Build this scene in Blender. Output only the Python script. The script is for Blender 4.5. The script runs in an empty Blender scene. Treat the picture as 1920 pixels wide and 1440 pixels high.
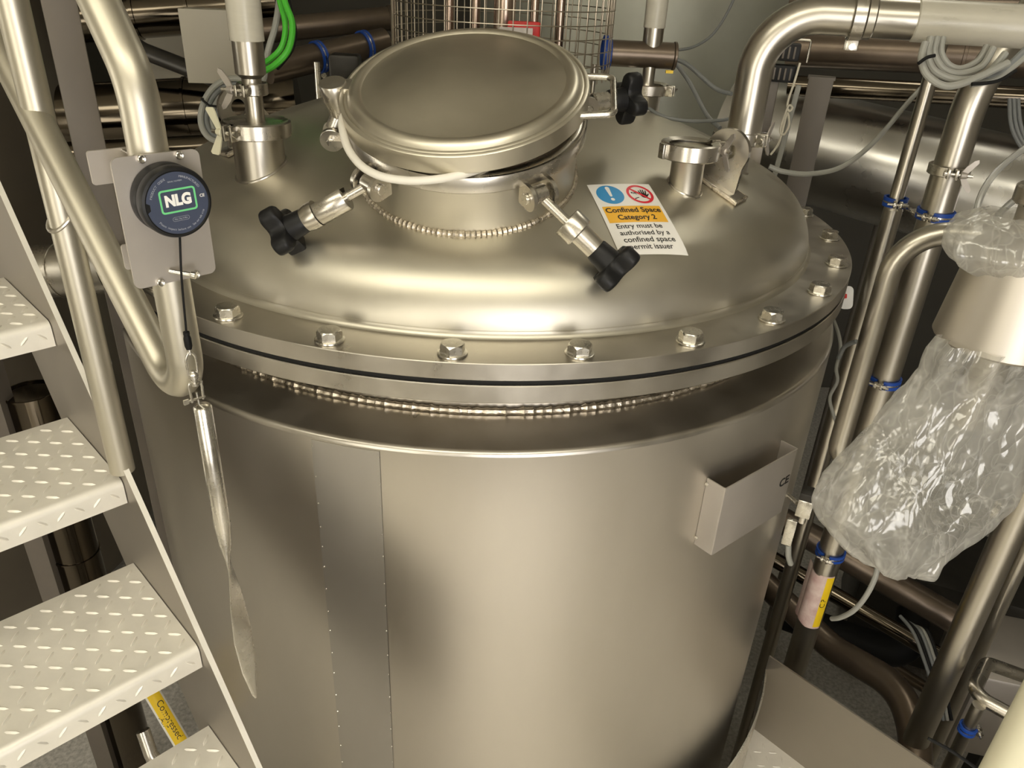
import bpy, bmesh, math, random
import numpy as np
from mathutils import Vector, Matrix, noise
random.seed(7)
PI = math.pi
sc = bpy.context.scene
COL = sc.collection
def V(*a): return Vector(a if len(a) > 1 else a[0])
# ------------------------------------------------------------------ camera
ZF = 2.30                       # height of the tank's main flange above the floor
FPX = 1442.0                    # focal length in pixels of the 1920 px wide picture
CAM = V(0, -1.993, ZF + 0.5537)
yaw, pitch, roll = 0.0453, 0.4938, 0.0505
FW = V(math.sin(yaw)*math.cos(pitch), math.cos(yaw)*math.cos(pitch), -math.sin(pitch))
_r = V(math.cos(yaw), -math.sin(yaw), 0); _u = _r.cross(FW)
RT = math.cos(roll)*_r + math.sin(roll)*_u
UP = -math.sin(roll)*_r + math.cos(roll)*_u
cam = bpy.data.cameras.new('camera'); camo = bpy.data.objects.new('camera', cam); COL.objects.link(camo)
cam.sensor_width = 36; cam.lens = 36*FPX/1920; cam.clip_start = 0.02
camo.matrix_world = Matrix(((RT.x, UP.x, -FW.x, CAM.x), (RT.y, UP.y, -FW.y, CAM.y), (RT.z, UP.z, -FW.z, CAM.z), (0, 0, 0, 1)))
sc.camera = camo
# ------------------------------------------------------------------ world, exposure
w = bpy.data.worlds.new('world'); sc.world = w; w.use_nodes = True
w.node_tree.nodes['Background'].inputs[0].default_value = (0.75, 0.72, 0.66, 1)
w.node_tree.nodes['Background'].inputs[1].default_value = 0.05
sc.view_settings.view_transform = 'Standard'; sc.view_settings.look = 'None'
sc.view_settings.gamma = 1; sc.view_settings.use_curve_mapping = False
sc.view_settings.exposure = 0.76
LAMP = 3.0                      # emission of the ceiling lamp diffusers
# ------------------------------------------------------------------ points in the place from what the photo shows
def ray(x, y): return (x-960)/FPX*RT - (y-720)/FPX*UP + FW
def P(x, y, t): return CAM + ray(x, y)*t                       # t = distance along the view axis
def PZ(x, y, z): d = ray(x, y); return CAM + d*((z-CAM.z)/d.z)
def PL(x, y, p, n): d = ray(x, y); return CAM + d*((p-CAM).dot(n)/d.dot(n))
def ZAT(x, y, row):                                            # height at which the upright through (x, y) meets that row
    lo, hi = -1.0, 6.0
    for _ in range(50):
        m = (lo+hi)/2; q = V(x, y, m)-CAM; r = 720-FPX*q.dot(UP)/q.dot(FW)
        if r > row: lo = m
        else: hi = m
    return (lo+hi)/2
# dome of the tank: torispherical head
RF = 0.9; DA, DK, DR = 0.803, 0.144, 1.56
DTH = math.asin((DA-DK)/(DR-DK)); DZC = -(DR-DK)*math.cos(DTH)
def domez(r):
    if r < DR*math.sin(DTH): return ZF + DZC + math.sqrt(DR*DR-r*r)
    return ZF + math.sqrt(max(0, DK*DK-(r-(DA-DK))**2))
def domen(x, y):
    r = math.hypot(x, y); e = 1e-3; s = (domez(r+e)-domez(max(0, r-e)))/(e if r < e else 2*e)
    return V(-s*x/max(r, 1e-6), -s*y/max(r, 1e-6), 1).normalized()
def DOME(x, y, h=0.0):
    d = ray(x, y); t = 0.6
    while t < 4:
        q = CAM + d*t; r = math.hypot(q.x, q.y)
        if r < DA and q.z < domez(r)+h: break
        t += 0.002
    return CAM + d*t
def CYL(x, y, rad):
    d = ray(x, y); a = d.x**2+d.y**2; b = 2*(CAM.x*d.x+CAM.y*d.y); c = CAM.x**2+CAM.y**2-rad**2
    return CAM + d*((-b-math.sqrt(max(0, b*b-4*a*c)))/(2*a))
# ------------------------------------------------------------------ mesh helpers
def frame(o, z, x=None):
    z = Vector(z).normalized(); x = Vector(x) if x is not None else (V(1, 0, 0) if abs(z.x) < .9 else V(0, 1, 0))
    x = (x - z*x.dot(z)).normalized(); y = z.cross(x); o = Vector(o)
    return Matrix(((x.x, y.x, z.x, o.x), (x.y, y.y, z.y, o.y), (x.z, y.z, z.z, o.z), (0, 0, 0, 1)))
class MB:
    def __init__(s): s.v = []; s.f = []
    def add(s, vs, fs, M=None):
        n = len(s.v)
        s.v += [tuple(M @ Vector(p)) if M is not None else tuple(p) for p in vs]
        s.f += [tuple(i+n for i in f) for f in fs]; return s
    def box(s, c, size, M=None, bev=0.0):
        bm = bmesh.new(); bmesh.ops.create_cube(bm, size=1)
        for v in bm.verts: v.co = V(v.co.x*size[0]+c[0], v.co.y*size[1]+c[1], v.co.z*size[2]+c[2])
        if bev: bmesh.ops.bevel(bm, geom=bm.edges[:], offset=bev, segments=2, affect='EDGES', profile=.5)
        bm.verts.index_update(); s.add([v.co[:] for v in bm.verts], [[v.index for v in f.verts] for f in bm.faces], M); bm.free(); return s
    def lathe(s, prof, M=None, seg=48, a0=0, a1=2*PI):
        full = abs(a1-a0-2*PI) < 1e-6; n = seg if full else seg+1; vs = []; fs = []; m = len(prof)
        for i in range(n):
            a = a0+(a1-a0)*i/seg; ca, sa = math.cos(a), math.sin(a)
            for r, z in prof: vs.append((r*ca, r*sa, z))
        for i in range(seg):
            j = (i+1) % n
            for k in range(m-1):
                if prof[k][0] < 1e-7: fs.append((i*m+k, j*m+k+1, i*m+k+1))
                elif prof[k+1][0] < 1e-7: fs.append((i*m+k, j*m+k, i*m+k+1))
                else: fs.append((i*m+k, j*m+k, j*m+k+1, i*m+k+1))
        return s.add(vs, fs, M)
    def cyl(s, a, b, r, seg=32, bev=0.0, r2=None):
        a = Vector(a); b = Vector(b); L = (b-a).length; r2 = r if r2 is None else r2
        pr = [(0, 0), (r-bev, 0), (r, bev), (r2, L-bev), (r2-bev, L), (0, L)] if bev else [(0, 0), (r, 0), (r2, L), (0, L)]
        return s.lathe(pr, frame(a, b-a), seg)
    def tube(s, pts, r, seg=16, closed=False, caps=True, flat=None):
        pts = [Vector(p) for p in pts]; n = len(pts); vs = []; fs = []; up = None
        for i, p in enumerate(pts):
            if closed: d = pts[(i+1) % n]-pts[i-1]
            else: d = pts[min(i+1, n-1)]-pts[max(i-1, 0)]
            d.normalize()
            if up is None: up = d.orthogonal().normalized()
            else: up = (up-d*up.dot(d)).normalized()
            sd = d.cross(up); rr = r[i] if isinstance(r, (list, tuple)) else r
            for k in range(seg):
                a = 2*PI*k/seg; vs.append(p+up*math.cos(a)*rr+sd*math.sin(a)*rr*(flat or 1))
        for i in range(n if closed else n-1):
            j = (i+1) % n
            for k in range(seg):
                q = (k+1) % seg; fs.append((i*seg+k, j*seg+k, j*seg+q, i*seg+q))
        if not closed and caps: fs.append(tuple(range(seg))[::-1]); fs.append(tuple((n-1)*seg+k for k in range(seg)))
        return s.add(vs, fs)
    def prism(s, poly, h, M=None, z0=0.0):
        n = len(poly)
        return s.add([(x, y, z0) for x, y in poly]+[(x, y, z0+h) for x, y in poly],
                     [tuple(range(n))[::-1], tuple(range(n, 2*n))]+[(i, (i+1) % n, n+(i+1) % n, n+i) for i in range(n)], M)
    def build(s, name, mat, parent=None, smooth=True, ang=32, label=None):
        me = bpy.data.meshes.new(name); org = V(0, 0, 0)
        q = parent
        while q is not None: org += q.location; q = q.parent
        me.from_pydata([tuple(Vector(p)-org) for p in s.v], [], s.f)
        bm = bmesh.new(); bm.from_mesh(me); bmesh.ops.recalc_face_normals(bm, faces=bm.faces[:]); bm.to_mesh(me); bm.free()
        if smooth:
            me.polygons.foreach_set('use_smooth', [True]*len(me.polygons)); me.set_sharp_from_angle(angle=math.radians(ang))
        me.materials.append(mat)
        o = bpy.data.objects.new(name, me); COL.objects.link(o); o.parent = parent
        if label: o['label'] = label
        return o
def thing(name, loc, label, cat, group=None):
    o = bpy.data.objects.new(name, None); COL.objects.link(o); o.location = loc; o.empty_display_size = .05
    o['label'] = label; o['category'] = cat
    if group: o['group'] = group
    return o
def tag(o, label, cat, group=None):
    o['label'] = label; o['category'] = cat
    if group: o['group'] = group
    return o
def struct(o): o['kind'] = 'structure'; return o
def copytree(o, loc, label, M=None):
    c = o.copy(); COL.objects.link(c); c.location = loc; c['label'] = label
    for ch in list(o.children):
        d = ch.copy(); COL.objects.link(d); d.parent = c
        for g in ch.children:
            e = g.copy(); COL.objects.link(e); e.parent = d
    return c
def fillet(pts, r, n=8):
    pts = [Vector(p) for p in pts]; out = [pts[0]]
    for i in range(1, len(pts)-1):
        a = (pts[i-1]-pts[i]).normalized(); b = (pts[i+1]-pts[i]).normalized(); ang = a.angle(b)
        rr = r[i-1] if isinstance(r, (list, tuple)) else r
        t = min(rr/math.tan(ang/2), (pts[i-1]-pts[i]).length*.48, (pts[i+1]-pts[i]).length*.48); rr = t*math.tan(ang/2)
        c = pts[i]+(a+b).normalized()*(rr/math.sin(ang/2)); p0 = pts[i]+a*t; p1 = pts[i]+b*t
        u = (p0-c); v = (p1-c); tot = u.angle(v)
        for k in range(n+1): 
            s_ = k/n; out.append(c+(u*math.sin((1-s_)*tot)+v*math.sin(s_*tot))/math.sin(tot))
    out.append(pts[-1]); return out
def spline(pts, n=8, closed=False):
    pts = [Vector(p) for p in pts]; out = []; m = len(pts)
    for i in range(m if closed else m-1):
        if closed: p0, p1, p2, p3 = pts[i-1], pts[i], pts[(i+1) % m], pts[(i+2) % m]
        else: p0, p1, p2, p3 = pts[max(i-1, 0)], pts[i], pts[i+1], pts[min(i+2, m-1)]
        for k in range(n):
            t = k/n; out.append(.5*((2*p1)+(-p0+p2)*t+(2*p0-5*p1+4*p2-p3)*t*t+(-p0+3*p1-3*p2+p3)*t**3))
    if not closed: out.append(pts[-1])
    return out
def rrect(w, h, r, n=4):
    o = []
    for cx, cy, a in ((w/2-r, h/2-r, 0), (-w/2+r, h/2-r, 90), (-w/2+r, -h/2+r, 180), (w/2-r, -h/2+r, 270)):
        for k in range(n+1):
            t = math.radians(a+90*k/n); o.append((cx+r*math.cos(t), cy+r*math.sin(t)))
    return o
def ring(poly, poly2, h, mb, M):                                # flat ring between two outlines with equal counts
    n = len(poly); vs = [(x, y, 0) for x, y in poly]+[(x, y, 0) for x, y in poly2]+[(x, y, h) for x, y in poly]+[(x, y, h) for x, y in poly2]
    fs = []
    for i in range(n):
        j = (i+1) % n
        fs += [(i, j, n+j, n+i), (2*n+i, 3*n+i, 3*n+j, 2*n+j), (i, 2*n+i, 2*n+j, j), (n+i, n+j, 3*n+j, 3*n+i)]
    return mb.add(vs, fs, M)
def text_mesh(s, size, ext=0.0, bold=0.0, align='CENTER'):
    cu = bpy.data.curves.new('text', 'FONT'); cu.body = s; cu.size = size; cu.extrude = ext; cu.offset = bold
    cu.align_x = align; cu.align_y = 'CENTER'; cu.resolution_u = 4
    o = bpy.data.objects.new('text', cu); COL.objects.link(o)
    dg = bpy.context.evaluated_depsgraph_get(); me = bpy.data.meshes.new_from_object(o.evaluated_get(dg))
    r = ([v.co.copy() for v in me.vertices], [tuple(p.vertices) for p in me.polygons])
    bpy.data.objects.remove(o); bpy.data.curves.remove(cu); bpy.data.meshes.remove(me); return r
# ------------------------------------------------------------------ materials
def mat(name, col, metal=0.0, rough=0.5, var=0.0, scale=20.0, stretch=(1, 1, 1), bump=0.0, rvar=0.0, aniso=0.0, radial=False, emit=0.0, spec=None, trans=0.0, alpha=1.0, coat=0.0, col2=None):
    m = bpy.data.materials.new(name); m.use_nodes = True; nt = m.node_tree; b = nt.nodes['Principled BSDF']; L = nt.links
    b.inputs['Base Color'].default_value = (*col, 1); b.inputs['Metallic'].default_value = metal; b.inputs['Roughness'].default_value = rough
    if spec is not None: b.inputs['Specular IOR Level'].default_value = spec
    if trans: b.inputs['Transmission Weight'].default_value = trans
    if alpha < 1: b.inputs['Alpha'].default_value = alpha
    if coat: b.inputs['Coat Weight'].default_value = coat
    if emit: b.inputs['Emission Color'].default_value = (*col, 1); b.inputs['Emission Strength'].default_value = emit
    if var or bump or rvar or col2:
        tc = nt.nodes.new('ShaderNodeTexCoord'); mp = nt.nodes.new('ShaderNodeMapping'); mp.inputs['Scale'].default_value = stretch
        L.new(tc.outputs['Object'], mp.inputs['Vector'])
        nz = nt.nodes.new('ShaderNodeTexNoise'); nz.inputs['Scale'].default_value = scale; nz.inputs['Detail'].default_value = 5; nz.inputs['Roughness'].default_value = .6
        L.new(mp.outputs['Vector'], nz.inputs['Vector'])
        if var or col2:
            mx = nt.nodes.new('ShaderNodeMix'); mx.data_type = 'RGBA'
            c2 = col2 or tuple(min(1, c*(1+var)) for c in col); c1 = col if col2 else tuple(c*(1-var) for c in col)
            mx.inputs[6].default_value = (*c1, 1); mx.inputs[7].default_value = (*c2, 1)
            rp = nt.nodes.new('ShaderNodeMapRange'); rp.inputs[1].default_value = .32; rp.inputs[2].default_value = .68
            L.new(nz.outputs['Fac'], rp.inputs[0]); L.new(rp.outputs[0], mx.inputs[0]); L.new(mx.outputs[2], b.inputs['Base Color'])
        if rvar:
            mr = nt.nodes.new('ShaderNodeMapRange'); mr.inputs[1].default_value = .3; mr.inputs[2].default_value = .7
            mr.inputs[3].default_value = max(.02, rough-rvar); mr.inputs[4].default_value = rough+rvar
            L.new(nz.outputs['Fac'], mr.inputs[0]); L.new(mr.outputs[0], b.inputs['Roughness'])
        if bump:
            bp = nt.nodes.new('ShaderNodeBump'); bp.inputs['Strength'].default_value = bump; bp.inputs['Distance'].default_value = .002
            L.new(nz.outputs['Fac'], bp.inputs['Height']); L.new(bp.outputs[0], b.inputs['Normal'])
    if aniso:
        b.inputs['Anisotropic'].default_value = aniso
        if radial:
            tg = nt.nodes.new('ShaderNodeTangent'); tg.direction_type = 'RADIAL'; tg.axis = 'Z'; L.new(tg.outputs[0], b.inputs['Tangent'])
    return m
ST = (0.60, 0.565, 0.505)
M_shell = mat('brushed_steel_shell', (.60, .565, .51), 1, .36, var=.05, scale=3, stretch=(1, 1, .35), rvar=.05, aniso=.55, radial=True)
M_panel = mat('brushed_steel_panel', (.52, .50, .47), 1, .42, var=.04, scale=4, stretch=(1, 1, .35), rvar=.04, aniso=.5, radial=True)
M_dome = mat('spun_steel_dome', (.585, .555, .475), 1, .41, var=.08, scale=3, rvar=.05, aniso=.3, radial=True)
M_lid = mat('dull_steel_lid', (.70, .66, .56), 1, .38, var=.07, scale=6, rvar=.06)
M_steel = mat('satin_steel', (.60, .57, .515), 1, .28, var=.04, scale=15, rvar=.05)
M_plate = mat('flange_steel', (.55, .52, .47), 1, .33, var=.06, scale=12, rvar=.06)
M_pipe = mat('polished_pipe_steel', (.52, .49, .43), 1, .31, var=.04, scale=5, rvar=.02)
M_rail = mat('rail_steel', (.54, .51, .43), 1, .42, var=.03, scale=5, rvar=.03)
M_mirror = mat('mirror_steel', (.13, .11, .085), 1, .12, var=.05, scale=6, rvar=.03)
M_bolt = mat('bolt_steel', (.66, .635, .58), 1, .27, var=.05, scale=60, rvar=.06)
M_weld = mat('weld_bead', (.62, .56, .47), 1, .34, var=.25, scale=90, bump=.9, rvar=.12)
M_matte = mat('blasted_steel_sheet', (.54, .50, .46), .75, .48, var=.05, scale=9, rvar=.05)
M_kick = mat('dull_kick_plate_steel', (.35, .32, .28), 1, .5, var=.03, scale=6, rvar=.03)
M_tread = mat('checker_plate_steel', (.80, .77, .70), .35, .48, var=.05, scale=14, rvar=.06)
M_bead = mat('beige_painted_column', (.15, .13, .11), .0, .5, var=.05, scale=8)
M_black = mat('black_plastic', (.009, .009, .0095), 0, .45, bump=.1, scale=300, spec=.3)
M_rubber = mat('black_rubber', (.008, .008, .008), 0, .6, spec=.25)
M_cord = mat('black_cord', (.005, .005, .005), 0, .6, spec=.2)
M_white = mat('white_rubber', (.84, .81, .73), 0, .45)
M_sleeve = mat('milky_plastic_sleeve', (.50, .475, .40), 0, .33, var=.04, scale=18, stretch=(1, 1, 6), rvar=.08, spec=.5)
M_cream = mat('cream_plastic', (.72, .69, .52), 0, .35)
M_navy = mat('navy_label', (.050, .062, .105), 0, .38)
M_green = mat('green_print', (.16, .60, .25), 0, .4)
M_print = mat('white_print', (.85, .84, .82), 0, .45)
M_grey_print = mat('grey_print', (.35, .37, .42), 0, .45)
M_sticker = mat('white_vinyl', (.86, .84, .80), 0, .38)
M_amber = mat('amber_print', (.88, .47, .03), 0, .4)
M_blue = mat('blue_print', (.035, .28, .60), 0, .4)
M_red = mat('red_print', (.72, .03, .05), 0, .4)
M_ink = mat('black_print', (.012, .011, .010), 0, .45)
M_yellow = mat('yellow_print', (.90, .62, .02), 0, .4)
M_pink = mat('stained_pink_label', (.80, .66, .60), 0, .4, scale=22, col2=(.56, .36, .33), bump=.3)
M_bluep = mat('blue_rubber_liner', (.012, .065, .36), 0, .45)
M_gcable = mat('grey_cable', (.31, .31, .28), 0, .5)
M_gcable2 = mat('dark_grey_cable', (.20, .21, .21), 0, .5)
M_grn = mat('green_cable', (.07, .48, .035), 0, .42)
M_box = mat('junction_box_paint', (.46, .43, .36), .0, .45, var=.02, scale=8)
M_redm = mat('red_paint', (.62, .02, .015), 0, .4)
M_wire = mat('wire_steel', (.50, .45, .38), 1, .3, var=.1, scale=4)
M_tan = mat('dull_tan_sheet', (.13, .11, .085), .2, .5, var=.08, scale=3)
M_canister = mat('canister_steel', (.50, .465, .41), 1, .40, var=.06, scale=4, stretch=(1, 1, .3), rvar=.04, aniso=.5, radial=True)
M_copper = mat('warm_steel', (.50, .39, .32), 1, .25, var=.1, scale=4)
M_dark = mat('dark_machine_paint', (.035, .032, .028), .3, .4, var=.3, scale=6)
M_vessel = mat('dull_vessel_steel', (.56, .57, .50), .45, .45, var=.12, scale=2.2, rvar=.08)
M_alu = mat('aluminium_cladding', (.60, .59, .57), 1, .30, var=.08, scale=3, bump=.12, rvar=.08)
M_brown = mat('brown_coated_pipe', (.16, .125, .095), .7, .32, var=.2, scale=5)
M_string = mat('cream_string', (.72, .68, .56), 0, .7)
M_clear = mat('clear_tube', (.55, .55, .52), 0, .12, trans=.6)
M_floor = mat('aggregate_concrete', (.34, .325, .30), 0, .8, scale=60, bump=.5, col2=(.62, .60, .56))
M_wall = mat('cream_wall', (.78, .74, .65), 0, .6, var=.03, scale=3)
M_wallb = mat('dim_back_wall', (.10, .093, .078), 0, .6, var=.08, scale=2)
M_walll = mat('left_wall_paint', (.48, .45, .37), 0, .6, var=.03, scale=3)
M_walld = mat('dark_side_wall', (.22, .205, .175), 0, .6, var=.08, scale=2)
M_glow = mat('added_glow_white', (1.0, .965, .93), 0, .5, emit=3.6)  # glow of the panel added to brighten the middle of the shell
M_glow_warm = mat('added_glow_warm', (1.0, .94, .80), 0, .5, emit=2.5)  # weaker, warmer glow of the panels added for the shell's left side
M_ceil = mat('ceiling_panel', (.60, .57, .48), 0, .7, var=.03, scale=3)
M_lamp = mat('lamp_diffuser', (1.0, .94, .77), 0, .5, emit=LAMP)
M_frame = mat('lamp_housing', (.7, .7, .68), 0, .5)
# wrinkled clear polythene
def poly_mat():
    m = bpy.data.materials.new('polythene_film'); m.use_nodes = True; nt = m.node_tree; L = nt.links; nt.nodes.clear(); N = nt.nodes.new
    out = N('ShaderNodeOutputMaterial'); tr = N('ShaderNodeBsdfTransparent'); gl = N('ShaderNodeBsdfGlossy'); tl = N('ShaderNodeBsdfTranslucent'); df = N('ShaderNodeBsdfDiffuse')
    tr.inputs[0].default_value = (.96, .96, .94, 1); gl.inputs['Roughness'].default_value = .13; gl.inputs[0].default_value = (.95, .95, .94, 1)
    tl.inputs[0].default_value = (.82, .81, .78, 1); df.inputs[0].default_value = (.80, .79, .76, 1)
    tc = N('ShaderNodeTexCoord'); nw = N('ShaderNodeTexNoise'); nw.inputs['Scale'].default_value = 5; nw.inputs['Detail'].default_value = 3
    L.new(tc.outputs['Object'], nw.inputs['Vector'])
    creases = []
    for k, (scl, rot, st) in enumerate(((9, (.1, .55, .0), (2.4, 1.6, .28)), (14, (.2, -.5, .9), (1.8, 1.4, .35)))):
        mp = N('ShaderNodeMapping'); mp.inputs['Rotation'].default_value = rot; mp.inputs['Scale'].default_value = st
        ad = N('ShaderNodeMix'); ad.data_type = 'RGBA'; ad.blend_type = 'ADD'; ad.inputs[0].default_value = .35
        v = N('ShaderNodeTexVoronoi'); v.feature = 'DISTANCE_TO_EDGE'; v.inputs['Scale'].default_value = scl
        L.new(tc.outputs['Object'], mp.inputs[0]); L.new(mp.outputs[0], ad.inputs[6]); L.new(nw.outputs['Color'], ad.inputs[7]); L.new(ad.outputs[2], v.inputs['Vector'])
        mr = N('ShaderNodeMapRange'); mr.inputs[1].default_value = 0; mr.inputs[2].default_value = .045; mr.inputs[3].default_value = 1; mr.inputs[4].default_value = 0
        L.new(v.outputs['Distance'], mr.inputs[0]); creases.append((v, mr))
    mx = N('ShaderNodeMath'); mx.operation = 'MAXIMUM'; L.new(creases[0][1].outputs[0], mx.inputs[0]); L.new(creases[1][1].outputs[0], mx.inputs[1])
    v3 = N('ShaderNodeTexVoronoi'); v3.inputs['Scale'].default_value = 15; v3.feature = 'F1'; L.new(nw.outputs['Color'], v3.inputs['Vector'])
    sm = N('ShaderNodeMath'); sm.operation = 'ADD'; L.new(creases[0][0].outputs['Distance'], sm.inputs[0]); L.new(creases[1][0].outputs['Distance'], sm.inputs[1])
    bp = N('ShaderNodeBump'); bp.inputs['Strength'].default_value = .55; bp.inputs['Distance'].default_value = .012; L.new(sm.outputs[0], bp.inputs['Height'])
    L.new(bp.outputs[0], gl.inputs['Normal']); L.new(bp.outputs[0], df.inputs['Normal'])
    a = N('ShaderNodeMixShader'); b = N('ShaderNodeMixShader'); c = N('ShaderNodeMixShader')
    a.inputs[0].default_value = .55; L.new(df.outputs[0], a.inputs[1]); L.new(tl.outputs[0], a.inputs[2])
    n2 = N('ShaderNodeTexNoise'); n2.inputs['Scale'].default_value = 7; n2.inputs['Detail'].default_value = 4; L.new(tc.outputs['Object'], n2.inputs['Vector'])
    m2 = N('ShaderNodeMapRange'); m2.inputs[1].default_value = .35; m2.inputs[2].default_value = .65; m2.inputs[3].default_value = .20; m2.inputs[4].default_value = .52; L.new(n2.outputs['Fac'], m2.inputs[0])
    sc2 = N('ShaderNodeMath'); sc2.operation = 'MULTIPLY'; sc2.inputs[1].default_value = .15; L.new(mx.outputs[0], sc2.inputs[0])
    ff = N('ShaderNodeMath'); ff.operation = 'ADD'; ff.use_clamp = True; L.new(m2.outputs[0], ff.inputs[0]); L.new(sc2.outputs[0], ff.inputs[1])
    L.new(ff.outputs[0], b.inputs[0]); L.new(tr.outputs[0], b.inputs[1]); L.new(a.outputs[0], b.inputs[2])
    c.inputs[0].default_value = .09; L.new(b.outputs[0], c.inputs[1]); L.new(gl.outputs[0], c.inputs[2]); L.new(c.outputs[0], out.inputs[0]); return m
M_poly = poly_mat()
# ------------------------------------------------------------------ setting: room shell
X0, X1, Y0, Y1, ZC = -3.6, 3.6, -4.2, 3.4, 4.6
struct(MB().box(((X0+X1)/2, (Y0+Y1)/2, -.1), (X1-X0+.4, Y1-Y0+.4, .2)).build('floor', M_floor, smooth=False))
struct(MB().box(((X0+X1)/2, (Y0+Y1)/2, ZC+.1), (X1-X0+.4, Y1-Y0+.4, .2)).build('ceiling', M_ceil, smooth=False))
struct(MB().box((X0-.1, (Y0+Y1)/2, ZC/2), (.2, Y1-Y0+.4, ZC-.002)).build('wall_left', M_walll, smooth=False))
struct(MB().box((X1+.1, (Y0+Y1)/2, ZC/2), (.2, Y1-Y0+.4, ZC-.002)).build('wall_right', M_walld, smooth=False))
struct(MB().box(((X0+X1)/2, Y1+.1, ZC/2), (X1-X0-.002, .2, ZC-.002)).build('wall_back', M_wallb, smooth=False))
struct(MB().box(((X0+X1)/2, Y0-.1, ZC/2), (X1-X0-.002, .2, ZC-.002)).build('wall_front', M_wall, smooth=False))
def lamp(x, y, lx, ly, lab):
    t = thing('ceiling_lamp', (x, y, ZC), lab, 'lamp', 'fluorescent fittings on the ceiling')
    MB().box((x, y, ZC-.03), (lx+.05, ly+.05, .058), bev=.004).build('housing', M_frame, t)
    MB().box((x, y, ZC-.07), (lx, ly, .022), bev=.006).build('diffuser', M_lamp, t)
LAMPS = [(-2.0, -2.6, .95, 1.3), (-.7, -2.7, .95, 1.3), (.6, -2.7, .95, 1.3), (1.7, 1.2, .45, 1.2)]
for i, L_ in enumerate(LAMPS):
    lamp(*L_, ['broad ceiling fitting nearest the stairs, behind the viewer', 'middle broad ceiling fitting behind the viewer', 'broad ceiling fitting on the right behind the viewer',
               'fluorescent ceiling fitting over the back vessel'][i])
wn3 = struct(MB().box((X0+.03, -1.0, 2.3), (.06, 1.5, 1.5)).build('added_glow_panel_3', M_frame, smooth=False))  # added glowing panel on the left wall, lightens the shell's left side
for k in (0, 1): MB().box((X0+.064, -1.36+.72*k, 2.3), (.012, .68, 1.4)).build('pane', M_glow_warm, wn3, smooth=False)
wn2 = struct(MB().box((-1.75, Y0+.03, 2.35), (1.3, .06, 2.1)).build('added_glow_panel_2', M_frame, smooth=False))  # second added glowing panel behind the viewer, weaker, for the shell's left
for k in (0, 1): MB().box((-2.06+.62*k, Y0+.064, 2.35), (.58, .012, 2.0)).build('pane', M_glow_warm, wn2, smooth=False)
wn_ = MB().box((.85, Y0+.03, 2.35), (1.5, .06, 2.1)); wno = struct(wn_.build('added_glow_panel_1', M_frame, smooth=False))  # added glowing panel behind the viewer, gives the shell its bright streak
for k in (0, 1): MB().box((.49+.72*k, Y0+.064, 2.35), (.68, .012, 2.0)).build('pane', M_glow, wno, smooth=False)

# ------------------------------------------------------------------ platform and kick plate in front of the tank
PZF = ZF-1.58
k0 = PZ(1405, 1360, PZF); k1 = PZ(1510, 1440, PZF); kd = (k1-k0); kd.z = 0; kd.normalize(); kn = V(-kd.y, kd.x, 0)
if kn.x < 0: kn = -kn
ktop = PL(1437, 1225, k0, kn).z
kend = k0+kd*1.9
def checker(mb, x0, x1, y0, y1, z, M, pitch=.0265, ln=.0225, wd=.0052, h=.0016, keep=None):
    nx = int((x1-x0)/pitch); ny = int((y1-y0)/pitch)
    for i in range(nx+1):
        for j in range(ny+1):
            cx = x0+(i+.5)*pitch; cy = y0+(j+.5)*pitch
            if cx > x1-.006 or cy > y1-.006: continue
            if keep and not keep(cx, cy): continue
            a = PI/4 if (i+j) % 2 else -PI/4; ca, sa = math.cos(a), math.sin(a)
            pl = [(-ln/2, 0), (-ln*.25, -wd/2), (ln*.25, -wd/2), (ln/2, 0), (ln*.25, wd/2), (-ln*.25, wd/2)]
            tp = [(-ln*.28, 0), (ln*.28, 0)]
            vs = [(cx+px*ca-py*sa, cy+px*sa+py*ca, z-.0002) for px, py in pl]+[(cx+px*ca-py*sa, cy+px*sa+py*ca, z+h) for px, py in tp]
            mb.add(vs, [(0, 1, 6), (1, 2, 7, 6), (2, 3, 7), (3, 4, 7), (4, 5, 6, 7), (5, 0, 6)], M)
    return mb
plat = MB()
# plate with a round cut-out for the tank, bounded on the right by the kick plate
RH = .965; vs = []; fs = []
ang0 = math.atan2(k0.y, k0.x); angs = [math.radians(236)+(ang0+2*PI-math.radians(236))*i/40 for i in range(41)]
xl = -1.25
def outer(a):
    c, s = math.cos(a), math.sin(a); best = 99
    if s < 0: best = min(best, -2.95/s)
    if c < 0: best = min(best, xl/c)
    den = c*kn.x+s*kn.y
    if den > 1e-6: best = min(best, (k0.x*kn.x+k0.y*kn.y)/den)
    return max(best, RH+.002)
for a in angs:
    for r_, z_ in ((RH, PZF), (outer(a), PZF), (outer(a), PZF-.006), (RH, PZF-.006)): vs.append((r_*math.cos(a), r_*math.sin(a), z_))
for i in range(40):
    for k in range(4): q = (k+1) % 4; fs.append((i*4+k, i*4+q, (i+1)*4+q, (i+1)*4+k))
plat.add(vs, fs)
pm = frame((0, 0, 0), (0, 0, 1), kd)
def keep(x, y):
    p = pm @ V(x, y, 0)
    return math.hypot(p.x, p.y) > RH+.02 and (p-k0).dot(kn) < -.015 and p.x > xl+.02 and p.y > -2.0 and math.atan2(p.y, p.x) > math.radians(-123) and p.y < -.2
checker(plat, -2.4, 2.4, -2.2, 2.2, PZF, pm, pitch=.034, ln=.028, wd=.006, keep=keep)
pf = thing('platform', (k0.x-.1, k0.y-.4, 0), 'checker plate platform around the tank foot with plain grey kick plate', 'platform')
plat.build('deck', M_tread, pf)
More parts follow.
